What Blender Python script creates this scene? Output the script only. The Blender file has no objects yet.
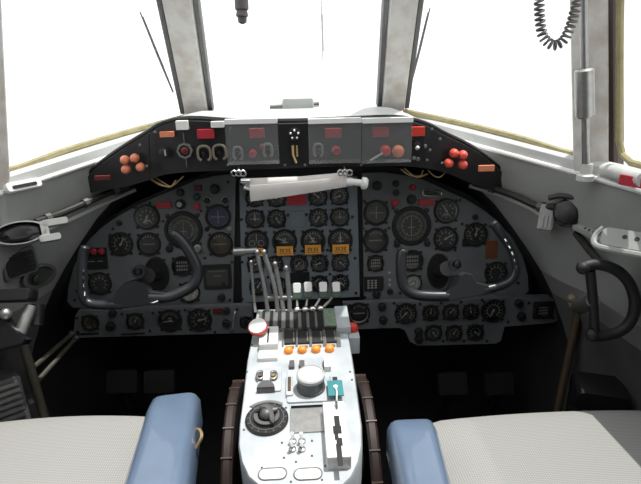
import bpy, bmesh, math, random
import numpy as np
from mathutils import Matrix, Vector
random.seed(7)
SC = bpy.context.scene
COL = SC.collection

# ------------------------------------------------------------------ camera
F = 503.0
CAM = np.array([0.0, 0.0, 1.28])
PITCH, YAW, ROLL = 18.0, 2.4, 1.3
def _basis():
    p, y, r = [math.radians(a) for a in (PITCH, YAW, ROLL)]
    f = np.array([math.sin(y)*math.cos(p), math.cos(y)*math.cos(p), -math.sin(p)])
    ri = np.array([math.cos(y), -math.sin(y), 0.0]); up = np.cross(ri, f)
    return ri*math.cos(r)-up*math.sin(r), up*math.cos(r)+ri*math.sin(r), f
CR, CU, CF = _basis()
cd = bpy.data.cameras.new('camera'); cam = bpy.data.objects.new('camera', cd); COL.objects.link(cam)
M = Matrix.Identity(4)
for i in range(3):
    M[i][0], M[i][1], M[i][2], M[i][3] = CR[i], CU[i], -CF[i], CAM[i]
cam.matrix_world = M
cd.sensor_width = 36.0; cd.lens = F/641*36.0; cd.clip_start = 0.02
SC.camera = cam

# ------------------------------------------------------------------ sky, sun, exposure
W = bpy.data.worlds.new('overcast_sky'); SC.world = W; W.use_nodes = True
bg = W.node_tree.nodes['Background']; bg.inputs[0].default_value = (1, 1, 1, 1); bg.inputs[1].default_value = 1.5
sd = bpy.data.lights.new('sun', 'SUN'); sd.energy = 4.6; sd.angle = math.radians(0.6); sd.color = (1, 0.97, 0.92)
sun = bpy.data.objects.new('sun', sd); COL.objects.link(sun)
SUN_FROM = Vector((0.22, 0.03, 1.0))
sun.rotation_euler = SUN_FROM.to_track_quat('Z', 'Y').to_euler()
SC.view_settings.view_transform = 'Standard'; SC.view_settings.look = 'None'
SC.view_settings.exposure = 0.0; SC.view_settings.gamma = 1.0; SC.view_settings.use_curve_mapping = False

# ------------------------------------------------------------------ materials
MATS = {}
def mat(name, col, rough=0.5, metal=0.0, var=0.0, scale=30.0, bump=0.0, col2=None, spec=0.5, coat=0.0):
    m = bpy.data.materials.new(name); m.use_nodes = True
    nt = m.node_tree; b = nt.nodes['Principled BSDF']
    b.inputs['Base Color'].default_value = (*col, 1); b.inputs['Roughness'].default_value = rough
    b.inputs['Metallic'].default_value = metal; b.inputs['Specular IOR Level'].default_value = spec
    b.inputs['Coat Weight'].default_value = coat
    if var > 0 or bump > 0:
        tc = nt.nodes.new('ShaderNodeTexCoord'); nz = nt.nodes.new('ShaderNodeTexNoise')
        nz.inputs['Scale'].default_value = scale; nz.inputs['Detail'].default_value = 5
        nt.links.new(tc.outputs['Object'], nz.inputs['Vector'])
        if var > 0:
            rp = nt.nodes.new('ShaderNodeValToRGB')
            c2 = col2 or tuple(c*(1-var) for c in col)
            rp.color_ramp.elements[0].position = 0.3; rp.color_ramp.elements[0].color = (*c2, 1)
            rp.color_ramp.elements[1].position = 0.62; rp.color_ramp.elements[1].color = (*col, 1)
            nt.links.new(nz.outputs['Fac'], rp.inputs['Fac']); nt.links.new(rp.outputs['Color'], b.inputs['Base Color'])
        if bump > 0:
            bp = nt.nodes.new('ShaderNodeBump'); bp.inputs['Strength'].default_value = bump; bp.inputs['Distance'].default_value = 0.002
            nt.links.new(nz.outputs['Fac'], bp.inputs['Height']); nt.links.new(bp.outputs['Normal'], b.inputs['Normal'])
    MATS[name] = m
    return m
def glassmat(name, tint, gloss, rough=0.02):
    m = bpy.data.materials.new(name); m.use_nodes = True; nt = m.node_tree
    for n in list(nt.nodes): nt.nodes.remove(n)
    o = nt.nodes.new('ShaderNodeOutputMaterial'); mx = nt.nodes.new('ShaderNodeMixShader')
    t = nt.nodes.new('ShaderNodeBsdfTransparent'); t.inputs[0].default_value = (*tint, 1)
    g = nt.nodes.new('ShaderNodeBsdfGlossy'); g.inputs['Roughness'].default_value = rough
    mx.inputs[0].default_value = gloss
    nt.links.new(t.outputs[0], mx.inputs[1]); nt.links.new(g.outputs[0], mx.inputs[2]); nt.links.new(mx.outputs[0], o.inputs[0])
    MATS[name] = m
    return m
mat('panel_grey', (.142, .152, .16), .55, var=.18, scale=14)
mat('panel_blue_grey', (.19, .218, .245), .55, var=.15, scale=14)
mat('bezel', (.012, .012, .013), .42)
mat('face', (.018, .018, .0185), .6)
mat('face_grey', (.05, .05, .047), .6)
mat('face_brown', (.09, .065, .04), .6, var=.4, scale=60)
mat('face_blue', (.035, .035, .10), .6)
mat('mark', (.33, .33, .29), .6)
mat('mark_dim', (.15, .15, .13), .6)
mat('needle_white', (.45, .45, .42), .6)
mat('black', (.008, .008, .009), .55)
mat('black_gloss', (.010, .010, .012), .22)
mat('black_rubber', (.016, .015, .015), .7)
mat('glare_black', (.016, .016, .018), .42, var=.25, scale=50)
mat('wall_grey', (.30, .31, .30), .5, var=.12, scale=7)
mat('sill_grey', (.55, .56, .55), .45, var=.15, scale=12)
mat('pillar_grey', (.66, .65, .63), .5, var=.30, scale=22, col2=(.50, .45, .40))
mat('seal_yellow', (.33, .29, .15), .6, var=.3, scale=40)
mat('dark_frame', (.035, .02, .014), .5)
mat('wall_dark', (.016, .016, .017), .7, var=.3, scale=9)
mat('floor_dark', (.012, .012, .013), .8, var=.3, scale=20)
mat('red', (.42, .025, .04), .4)
mat('red_bright', (.62, .05, .03), .35)
mat('red_dark', (.12, .012, .012), .4)
mat('orange_pink', (.72, .24, .13), .35)
mat('coral_red', (.75, .10, .065), .35)
mat('amber', (.88, .42, .075), .5, var=.2, scale=80)
mat('tag_ink', (.26, .10, .02), .6)
mat('orange', (.92, .30, .05), .35)
mat('rust_orange', (.16, .05, .018), .6)
mat('green_lamp', (.02, .05, .045), .3)
mat('white', (.78, .78, .76), .45)
mat('white_paper', (.62, .59, .57), .7, var=.1, scale=12)
mat('pedestal_paint', (.49, .52, .54), .4, var=.16, scale=16, col2=(.36, .40, .43))
mat('chrome', (.75, .75, .74), .22, 1.0)
mat('steel', (.42, .42, .41), .38, .9, var=.2, scale=60)
mat('lever_grey', (.20, .205, .20), .4, .2, var=.2, scale=60)
mat('green_plate', (.20, .27, .20), .6, var=.4, scale=120)
mat('green_knob', (.06, .10, .075), .5)
mat('outlet_green', (.03, .036, .030), .5)
mat('teal', (.035, .21, .235), .5)
mat('khaki', (.20, .175, .125), .5)
mat('brown_wheel', (.020, .0085, .0065), .6, var=.4, scale=40)
mat('brown_notch', (.09, .06, .05), .5)
mat('brass', (.45, .32, .16), .4, .7)
mat('pipe_olive', (.075, .07, .052), .55, var=.3, scale=40)
mat('copper_pipe', (.085, .055, .032), .5, var=.3, scale=40)
mat('vinyl_blue', (.115, .165, .245), .34, var=.12, scale=18, bump=.05, coat=.7)
mat('yoke_grey', (.036, .038, .044), .30, .1)
mat('cord', (.11, .10, .10), .5)
mat('cable', (.022, .02, .019), .45)
mat('frame_metal', (.13, .13, .13), .5, .5)
glassmat('window_glass', (.97, .98, .98), .03)
glassmat('gauge_glass', (.95, .95, .95), .06, .08)
glassmat('plastic_clear', (.97, .97, .97), .10, .16)
_n = MATS['plastic_clear'].node_tree; _g = next(x for x in _n.nodes if x.type == 'BSDF_GLOSSY'); _o = next(x for x in _n.nodes if x.type == 'OUTPUT_MATERIAL'); _m = next(x for x in _n.nodes if x.type == 'MIX_SHADER')
_d = _n.nodes.new('ShaderNodeBsdfDiffuse'); _d.inputs[0].default_value = (.62, .63, .64, 1); _m2 = _n.nodes.new('ShaderNodeMixShader'); _m2.inputs[0].default_value = .085
_n.links.new(_m.outputs[0], _m2.inputs[1]); _n.links.new(_d.outputs[0], _m2.inputs[2]); _n.links.new(_m2.outputs[0], _o.inputs[0])
mat('wall_low', (.075, .074, .074), .65, var=.35, scale=8)  # wall grey with the footwell shade put into the colour
mat('wall_mid', (.18, .182, .18), .5, var=.15, scale=7)  # half step of the same shade, also in the colour
mat('sill_white', (.80, .80, .79), .3)
# woven seat cloth
m = mat('seat_cloth', (.50, .50, .485), .9)
nt = m.node_tree; b = nt.nodes['Principled BSDF']; tc = nt.nodes.new('ShaderNodeTexCoord')
w1 = nt.nodes.new('ShaderNodeTexWave'); w1.inputs['Scale'].default_value = 70; w1.bands_direction = 'X'; w1.inputs['Distortion'].default_value = 1.0
w2 = nt.nodes.new('ShaderNodeTexWave'); w2.inputs['Scale'].default_value = 70; w2.bands_direction = 'Y'; w2.inputs['Distortion'].default_value = 1.0
mu = nt.nodes.new('ShaderNodeMath'); mu.operation = 'ADD'
rp = nt.nodes.new('ShaderNodeValToRGB'); rp.color_ramp.elements[0].color = (.23, .23, .222, 1); rp.color_ramp.elements[1].color = (.36, .36, .346, 1)
rp.color_ramp.elements[0].position = .2; rp.color_ramp.elements[1].position = .9
hv = nt.nodes.new('ShaderNodeMath'); hv.operation = 'MULTIPLY'; hv.inputs[1].default_value = .5
nt.links.new(tc.outputs['Object'], w1.inputs['Vector']); nt.links.new(tc.outputs['Object'], w2.inputs['Vector'])
nt.links.new(w1.outputs['Fac'], mu.inputs[0]); nt.links.new(w2.outputs['Fac'], mu.inputs[1]); nt.links.new(mu.outputs[0], hv.inputs[0])
nt.links.new(hv.outputs[0], rp.inputs['Fac']); nt.links.new(rp.outputs['Color'], b.inputs['Base Color'])

# ------------------------------------------------------------------ helpers
def A(*p): return np.array(p, dtype=float)
def ray(x, y): return CF*F + CR*(x-320.5) - CU*(y-242)
def atY(x, y, v): d = ray(x, y); return CAM + d*(v/d[1])
def atZ(x, y, v): d = ray(x, y); return CAM + d*((v-CAM[2])/d[2])
def atX(x, y, v): d = ray(x, y); return CAM + d*(v/d[0])
class FR:
    """a working plane: o origin, u right, v up, n towards the pilot"""
    def __init__(s, o, u, v):
        s.o = A(*o); s.u = A(*u)/np.linalg.norm(u); v = A(*v); v = v - s.u*(v@s.u); s.v = v/np.linalg.norm(v); s.n = np.cross(s.u, s.v)
    def p(s, a, b, c=0.0): return s.o + s.u*a + s.v*b + s.n*c
    def px(s, x, y, off=0.0):
        d = ray(x, y); t = ((s.o + s.n*off - CAM) @ s.n)/(d @ s.n); q = CAM + d*t - s.o
        return np.array([q @ s.u, q @ s.v])
    def scale(s, x, y): return np.linalg.norm(s.px(x+1, y)-s.px(x, y))
def frame_dir(o, n, hint=(0, 0, 1)):
    n = A(*n)/np.linalg.norm(n); u = np.cross(A(*hint), n)
    if np.linalg.norm(u) < 1e-4: u = A(1, 0, 0)
    u /= np.linalg.norm(u)
    return FR(o, u, np.cross(n, u))
def rrect(a0, a1, b0, b1, r=0.0, seg=4):
    if r <= 0: return [(a0, b0), (a1, b0), (a1, b1), (a0, b1)]
    r = min(r, (a1-a0)*.499, (b1-b0)*.499); out = []
    for cx, cy, s0 in ((a1-r, b0+r, -90), (a1-r, b1-r, 0), (a0+r, b1-r, 90), (a0+r, b0+r, 180)):
        for i in range(seg+1):
            t = math.radians(s0 + 90*i/seg); out.append((cx+r*math.cos(t), cy+r*math.sin(t)))
    return out
def smooth_poly(pts, n=6, closed=False):
    """Catmull-Rom through points of any dimension"""
    P = [np.array(p, float) for p in pts]; out = []
    N = len(P); rng = N if closed else N-1
    for i in range(rng):
        p0 = P[(i-1) % N] if (closed or i > 0) else P[0]*2-P[1]
        p1, p2 = P[i], P[(i+1) % N]
        p3 = P[(i+2) % N] if (closed or i+2 < N) else P[-1]*2-P[-2]
        for k in range(n):
            t = k/n
            out.append(.5*((2*p1)+(-p0+p2)*t+(2*p0-5*p1+4*p2-p3)*t*t+(-p0+3*p1-3*p2+p3)*t**3))
    if not closed: out.append(P[-1])
    return out
class MB:
    def __init__(s): s.v = []; s.f = []
    def add(s, vs, fs):
        k = len(s.v); s.v += [np.array(v, float) for v in vs]; s.f += [tuple(i+k for i in f) for f in fs]; return s
    def prism(s, fr, poly, c0, c1, ch=0.0):
        poly = [np.array(p, float) for p in poly]; n = len(poly)
        ar = sum(poly[i][0]*poly[(i+1) % n][1]-poly[(i+1) % n][0]*poly[i][1] for i in range(n))
        if ar < 0: poly = poly[::-1]
        rings = [(poly, c0)]
        if ch > 0:
            ins = []
            for i in range(n):
                e0 = poly[i]-poly[i-1]; e1 = poly[(i+1) % n]-poly[i]
                n0 = np.array([-e0[1], e0[0]]); n1 = np.array([-e1[1], e1[0]])
                n0 /= max(np.linalg.norm(n0), 1e-9); n1 /= max(np.linalg.norm(n1), 1e-9)
                m_ = n0+n1; m_ = m_/max(m_ @ m_, .35)*1.0*2/2
                ins.append(poly[i]+m_*ch*1.0)
            sg = 1 if c1 > c0 else -1
            rings += [(poly, c1-sg*ch), (ins, c1)]
        else: rings += [(poly, c1)]
        vs = [fr.p(q[0], q[1], c) for r, c in rings for q in r]; fs = []
        for k in range(len(rings)-1):
            for i in range(n):
                j = (i+1) % n; fs.append((k*n+i, k*n+j, (k+1)*n+j, (k+1)*n+i))
        fs.append(tuple(reversed(range(n)))); fs.append(tuple((len(rings)-1)*n+i for i in range(n)))
        return s.add(vs, fs)
    def box(s, fr, a0, a1, b0, b1, c0, c1, r=0.0, ch=0.0): return s.prism(fr, rrect(a0, a1, b0, b1, r), c0, c1, ch)
    def lathe(s, fr, a, b, prof, seg=24, ell=1.0):
        vs = []; fs = []; n = len(prof)
        for (r, h) in prof:
            for i in range(seg):
                t = 2*math.pi*i/seg; vs.append(fr.p(a+r*math.cos(t), b+r*ell*math.sin(t), h))
        for k in range(n-1):
            for i in range(seg):
                j = (i+1) % seg; fs.append((k*seg+i, k*seg+j, (k+1)*seg+j, (k+1)*seg+i))
        fs.append(tuple(reversed(range(seg)))); fs.append(tuple((n-1)*seg+i for i in range(seg)))
        return s.add(vs, fs)
    def ring(s, fr, a, b, prof, seg=28, ell=1.0):
        """closed ring section (profile loops)"""
        vs = []; fs = []; n = len(prof)
        for (r, h) in prof:
            for i in range(seg):
                t = 2*math.pi*i/seg; vs.append(fr.p(a+r*math.cos(t), b+r*ell*math.sin(t), h))
        for k in range(n):
            for i in range(seg):
                j = (i+1) % seg; k2 = (k+1) % n; fs.append((k*seg+i, k*seg+j, k2*seg+j, k2*seg+i))
        return s.add(vs, fs)
    def tube(s, path, r, seg=10, closed=False, flat=1.0):
        P = [np.array(p, float) for p in path]; n = len(P)
        rr = r if hasattr(r, '__len__') else [r]*n
        T = []
        for i in range(n):
            a = P[i-1] if (i > 0 or closed) else P[0]; b_ = P[(i+1) % n] if (i < n-1 or closed) else P[-1]
            d = b_-a; T.append(d/max(np.linalg.norm(d), 1e-9))
        u = np.cross(T[0], A(0, 0, 1))
        if np.linalg.norm(u) < 1e-3: u = np.cross(T[0], A(1, 0, 0))
        u /= np.linalg.norm(u); vs = []; fs = []
        for i in range(n):
            u = u-T[i]*(u @ T[i]); u /= max(np.linalg.norm(u), 1e-9); w = np.cross(T[i], u)
            for k in range(seg):
                t = 2*math.pi*k/seg; vs.append(P[i]+u*rr[i]*math.cos(t)+w*rr[i]*flat*math.sin(t))
        for i in range(n if closed else n-1):
            j = (i+1) % n
            for k in range(seg):
                l = (k+1) % seg; fs.append((i*seg+k, i*seg+l, j*seg+l, j*seg+k))
        if not closed: fs.append(tuple(reversed(range(seg)))); fs.append(tuple((n-1)*seg+k for k in range(seg)))
        return s.add(vs, fs)
    def beam(s, p0, p1, wid, dep, face):
        """rectangular bar from p0 to p1, its width across `face`"""
        p0 = np.array(p0, float); p1 = np.array(p1, float); d = p1-p0; L = np.linalg.norm(d); d /= L
        n = A(*face); n = n-d*(n @ d); n /= np.linalg.norm(n); u = np.cross(d, n)
        fr = FR(p0, u, d); fr.n = n
        return s.prism(fr, rrect(-wid/2, wid/2, 0, L), -dep, 0, min(wid, dep)*.12)
    def ball(s, c, r, seg=14, rings=8, sc=(1, 1, 1)):
        c = np.array(c, float); vs = [c+A(0, 0, -r*sc[2])]; fs = []
        for i in range(1, rings):
            t = math.pi*i/rings-math.pi/2
            for k in range(seg):
                f = 2*math.pi*k/seg; vs.append(c+A(r*sc[0]*math.cos(t)*math.cos(f), r*sc[1]*math.cos(t)*math.sin(f), r*sc[2]*math.sin(t)))
        vs.append(c+A(0, 0, r*sc[2])); L = len(vs)-1
        for k in range(seg):
            l = (k+1) % seg; fs.append((0, 1+l, 1+k)); fs.append((L, L-seg+k, L-seg+l))
            for i in range(rings-2):
                a = 1+i*seg; fs.append((a+k, a+l, a+seg+l, a+seg+k))
        return s.add(vs, fs)
    def grid(s, rows, close_v=False):
        n = len(rows[0]); vs = [p for r in rows for p in r]; fs = []
        for i in range(len(rows)-1):
            for k in range(n-1): fs.append((i*n+k, i*n+k+1, (i+1)*n+k+1, (i+1)*n+k))
        return s.add(vs, fs)
    def solid_grid(s, rows, off):
        """a grid sheet given a thickness along `off` (vector)"""
        n = len(rows[0]); m_ = len(rows); off = np.array(off, float)
        top = [np.array(p, float) for r in rows for p in r]; bot = [p+off for p in top]; N = n*m_; fs = []
        for i in range(m_-1):
            for k in range(n-1):
                q = (i*n+k, i*n+k+1, (i+1)*n+k+1, (i+1)*n+k); fs.append(q); fs.append(tuple(N+x for x in reversed(q)))
        bd = [k for k in range(n)]+[i*n+n-1 for i in range(1, m_)]+[(m_-1)*n+k for k in range(n-2, -1, -1)]+[i*n for i in range(m_-2, 0, -1)]
        for i in range(len(bd)):
            a, b_ = bd[i], bd[(i+1) % len(bd)]; fs.append((a, b_, N+b_, N+a))
        return s.add(top+bot, fs)
    def build(s, name, mt, parent=None, label=None, sharp=38):
        V = np.array(s.v); c = (V.min(0)+V.max(0))/2
        me = bpy.data.meshes.new(name); me.from_pydata([tuple(v-c) for v in V], [], s.f)
        bm = bmesh.new(); bm.from_mesh(me); bmesh.ops.remove_doubles(bm, verts=bm.verts, dist=1e-6)
        bmesh.ops.recalc_face_normals(bm, faces=bm.faces); bm.to_mesh(me); bm.free()
        for p in me.polygons: p.use_smooth = True
        me.set_sharp_from_angle(angle=math.radians(sharp))
        me.materials.append(MATS[mt]); o = bpy.data.objects.new(name, me); COL.objects.link(o)
        o['wl'] = [float(x) for x in c]
        if parent is not None:
            o.parent = parent; w_ = parent['wl']; o.location = [c[i]-w_[i] for i in range(3)]
        else: o.location = tuple(c)
        if label: o['label'] = label
        return o
def thing(name, label, cat, loc, group=None):
    o = bpy.data.objects.new(name, None); COL.objects.link(o); o.empty_display_size = .03
    o.location = tuple(float(x) for x in loc); o['wl'] = [float(x) for x in loc]; o['label'] = label; o['category'] = cat
    if group: o['group'] = group
    return o
def tag(o, label, cat, group=None):
    o['label'] = label; o['category'] = cat
    if group: o['group'] = group
    return o
def struct(o): o['kind'] = 'structure'; return o

# ------------------------------------------------------------------ the cockpit shell
YF = 1.76                                   # foot of the centre windscreen
def Ax(Y):
    if Y >= 1.22: return .36+(YF-Y)/(YF-1.22)*.375
    return .735+min((1.22-Y)*.09, .07)
def Az(Y):
    if Y >= 1.22: return 1.165-(YF-Y)/(YF-1.22)*.095
    return 1.07
def kb(Y): return float(np.interp(Y, [1.0, 1.2, 1.3, 1.47, 1.76], [.06, .07, .10, .24, .30]))
def wallX(Y, z):
    s0 = Ax(Y)-.022
    if z >= 1.05: return s0
    g = (min(1.05-z, .5)/.45)**1.25
    x = s0+kb(Y)*g
    if z < .5: x -= (.5-z)*.15
    return x
def onwall(x, y, ins=0.0):
    d = ray(x, y); d = d/np.linalg.norm(d); t = .4
    while t < 3:
        p = CAM+d*t
        if abs(p[0]) >= wallX(p[1], p[2])-ins: return p
        t += .002
    return p
zs = [1.0, .95, .9, .84, .78, .72, .66, .58, .5, .35, .2, 0.0]
def zfront(z): return float(np.interp(z, [0, .5, .6, .7, .8, .9, .97, 1.1], [1.24, 1.27, 1.31, 1.36, 1.42, 1.47, 1.52, 1.56]))
def sill_rows(Y, s):
    a, z = Ax(Y), Az(Y)
    return [A(s*(a+.015), Y, z+.004), A(s*(a-.006), Y, z), A(s*(a-.016), Y, z-.006), A(s*wallX(Y, z-.032), Y, z-.034)]
fr_t = [0, .04, .09, .15, .22, .30, .40, .5, .65, .8, 1.0]
def wall_rows(s, z_list, sill=True):
    out_ = []
    for t in fr_t:
        row = []
        for i_, z in enumerate(z_list):
            Y = zfront(z)*(1-t)+(-.7)*t
            if i_ == 0 and sill: zz = Az(Y)-.033; row.append(A(s*wallX(Y, zz), Y, zz))
            else: row.append(A(s*wallX(Y, z), Y, z))
        out_.append(row)
    return out_
for s, nm in ((-1, 'left'), (1, 'right')):
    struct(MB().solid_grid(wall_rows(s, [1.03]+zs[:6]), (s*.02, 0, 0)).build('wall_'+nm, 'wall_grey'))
    struct(MB().solid_grid(wall_rows(s, zs[5:7], False), (s*.02, 0, 0)).build('wall_dado_'+nm, 'wall_mid'))  # no separate panel: wall band coloured darker as the shade begins
    struct(MB().solid_grid(wall_rows(s, zs[6:], False), (s*.02, 0, 0)).build('wall_lower_'+nm, 'wall_low'))  # footwell shade carried by the darker wall colour
    struct(MB().solid_grid([sill_rows(Y, s) for Y in (1.74, 1.66, 1.58, 1.5, 1.43, 1.36, 1.29, 1.22, 1.1, .9, .5, 0, -.7)], (s*.004, 0, -.008)).build('trim_sill_'+nm, 'sill_grey'))
    struct(MB().tube([sill_rows(Y, s)[3]+A(-s*.002, 0, 0) for Y in (1.56, 1.5, 1.43, 1.36, 1.29, 1.22, 1.1, .9, .5)], .0065, 8).build('trim_sill_edge_'+nm, 'sill_white'))  # white bead paints in the highlight along the sill edge
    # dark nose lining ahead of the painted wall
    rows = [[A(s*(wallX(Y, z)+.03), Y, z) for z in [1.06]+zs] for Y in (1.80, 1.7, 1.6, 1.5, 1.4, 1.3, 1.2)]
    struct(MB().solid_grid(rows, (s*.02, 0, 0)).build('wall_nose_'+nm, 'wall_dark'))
FL = FR((0, 0, 0), (1, 0, 0), (0, 1, 0))
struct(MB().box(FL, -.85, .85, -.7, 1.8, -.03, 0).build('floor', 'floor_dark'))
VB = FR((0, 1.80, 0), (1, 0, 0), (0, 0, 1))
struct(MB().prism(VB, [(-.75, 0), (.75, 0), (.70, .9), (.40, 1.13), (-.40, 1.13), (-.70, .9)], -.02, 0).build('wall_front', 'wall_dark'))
struct(MB().prism(FL, [(-.60, 1.535), (.60, 1.535), (.38, 1.80), (-.38, 1.80)], 1.045, 1.055).build('trim_nose_shelf', 'wall_dark'))  # unseen sheet added to stop sun leaking behind the glareshield deck
VR = FR((0, -.7, 0), (1, 0, 0), (0, 0, 1))
struct(MB().box(VR, -.85, .85, 0, 1.9, -.02, 0).build('wall_back', 'wall_grey'))

# windscreen: pillars, panes, seals
def slope(Y0, z0, X0, X1, dz): return X0
PT = {}
def pillar_top(p, dx, dy, z): return p+A(dx, dy, 0)*((z-p[2])/.3)
cb = {s: A(s*.335, YF, 1.175) for s in (-1, 1)}
ct = {s: A(s*.270, 1.18, 1.765) for s in (-1, 1)}
sb = {s: A(s*.732, 1.215, 1.06) for s in (-1, 1)}
st = {s: A(s*.588, 1.16, 1.75) for s in (-1, 1)}
n_tr = 1
for s, nm in ((-1, 'left'), (1, 'right')):
    o = MB(); d = ct[s]-cb[s]
    o.beam(cb[s]-d*.02, ct[s], .078, .05, (0, -1, -.1))
    o = struct(o.build('trim_%d' % n_tr, 'pillar_grey')); n_tr += 1
    q = MB()
    for e in (-1, 1): q.beam(cb[s]+A(e*.048, .012, 0), ct[s]+A(e*.048, .012, 0), .014, .03, (0, -1, -.1))
    struct(q.build('trim_%d' % n_tr, 'sill_grey' if 0 else 'frame_metal')); n_tr += 1
    o = MB(); o.beam(sb[s]-A(0, 0, .03), st[s], .078, .05, (-s*.55, -.8, 0))
    struct(o.build('trim_%d' % n_tr, 'pillar_grey')); n_tr += 1
for k in range(3): pass
# head rail above the view
o = MB()
for s in (-1, 1): o.beam(ct[s], st[s], .08, .05, (0, -1, -.3))
o.beam(ct[-1], ct[1], .08, .05, (0, -1, -.3))
struct(o.build('trim_%d' % n_tr, 'pillar_grey')); n_tr += 1
def pane(name, c4):
    nrm = np.cross(A(*c4[1])-A(*c4[0]), A(*c4[3])-A(*c4[0])); nrm /= np.linalg.norm(nrm)
    return struct(MB().solid_grid([[c4[0], c4[1]], [c4[3], c4[2]]], nrm*.008).build(name, 'window_glass'))
pane('window_1', [cb[-1]+A(.03, .01, 0), cb[1]+A(-.03, .01, 0), ct[1]+A(-.03, .01, 0), ct[-1]+A(.03, .01, 0)])
off = A(0, .02, 0)
pane('window_2', [A(-.76, 1.25, 1.062), A(-.385, 1.745, 1.155), A(-.32, 1.20, 1.75), A(-.60, 1.19, 1.75)])
pane('window_3', [A(.385, 1.745, 1.155), A(.76, 1.25, 1.062), A(.60, 1.19, 1.75), A(.32, 1.20, 1.75)])
# seals along the foot of the slanting panes
for s in (-1, 1):
    pth = smooth_poly([A(s*.37, 1.745, 1.165), A(s*.50, 1.58, 1.138), A(s*.62, 1.41, 1.108), A(s*.70, 1.29, 1.08), A(s*.738, 1.24, 1.078)], 6)
    struct(MB().tube(pth, .012, 8).build('trim_%d' % n_tr, 'seal_yellow')); n_tr += 1
# side windows: dark frame post, rim, pane, upper rail
for s in (-1, 1):
    sw = lambda Y, z: A(s*(.765-(z-1.06)*.22), Y, z)
    o = MB(); o.beam(sw(1.20, 1.03), sw(1.138, 1.78), .028, .03, (-s, -.3, 0))
    struct(o.build('trim_%d' % n_tr, 'dark_frame')); n_tr += 1
    lp = [sw(1.075, 1.72), sw(1.134, 1.13), sw(1.124, 1.10), sw(1.094, 1.085), sw(.45, 1.085), sw(.40, 1.10), sw(.39, 1.13), sw(.39, 1.72)]
    struct(MB().tube([p-A(s*.012, 0, 0) for p in lp], .008, 8).build('trim_%d' % n_tr, 'seal_yellow')); n_tr += 1
    pane('window_%d' % (4 if s < 0 else 5), [sw(1.15, 1.07), sw(.38, 1.07), sw(.38, 1.72), sw(1.09, 1.72)])
    o = MB(); o.solid_grid([[sw(.38, 1.04), sw(.38, 1.78)], [sw(-.7, 1.04), sw(-.7, 1.78)]], (s*.02, 0, 0))
    struct(o.build('wall_aft_%s' % ('left' if s < 0 else 'right'), 'wall_grey'))
struct(MB().box(FL, -.66, .66, -.7, .10, 1.78, 1.80).build('ceiling', 'wall_grey'))

# ------------------------------------------------------------------ instrument panels
t8 = math.radians(8)
MP = FR((0, 1.5, .8), (1, 0, 0), (0, math.sin(t8), math.cos(t8)))
def poly_px(fr, pts, off=0.0, sm=0):
    q = [fr.px(x, y, off) for x, y in pts]
    return [tuple(p) for p in (smooth_poly(q, sm, True) if sm else q)]

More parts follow.
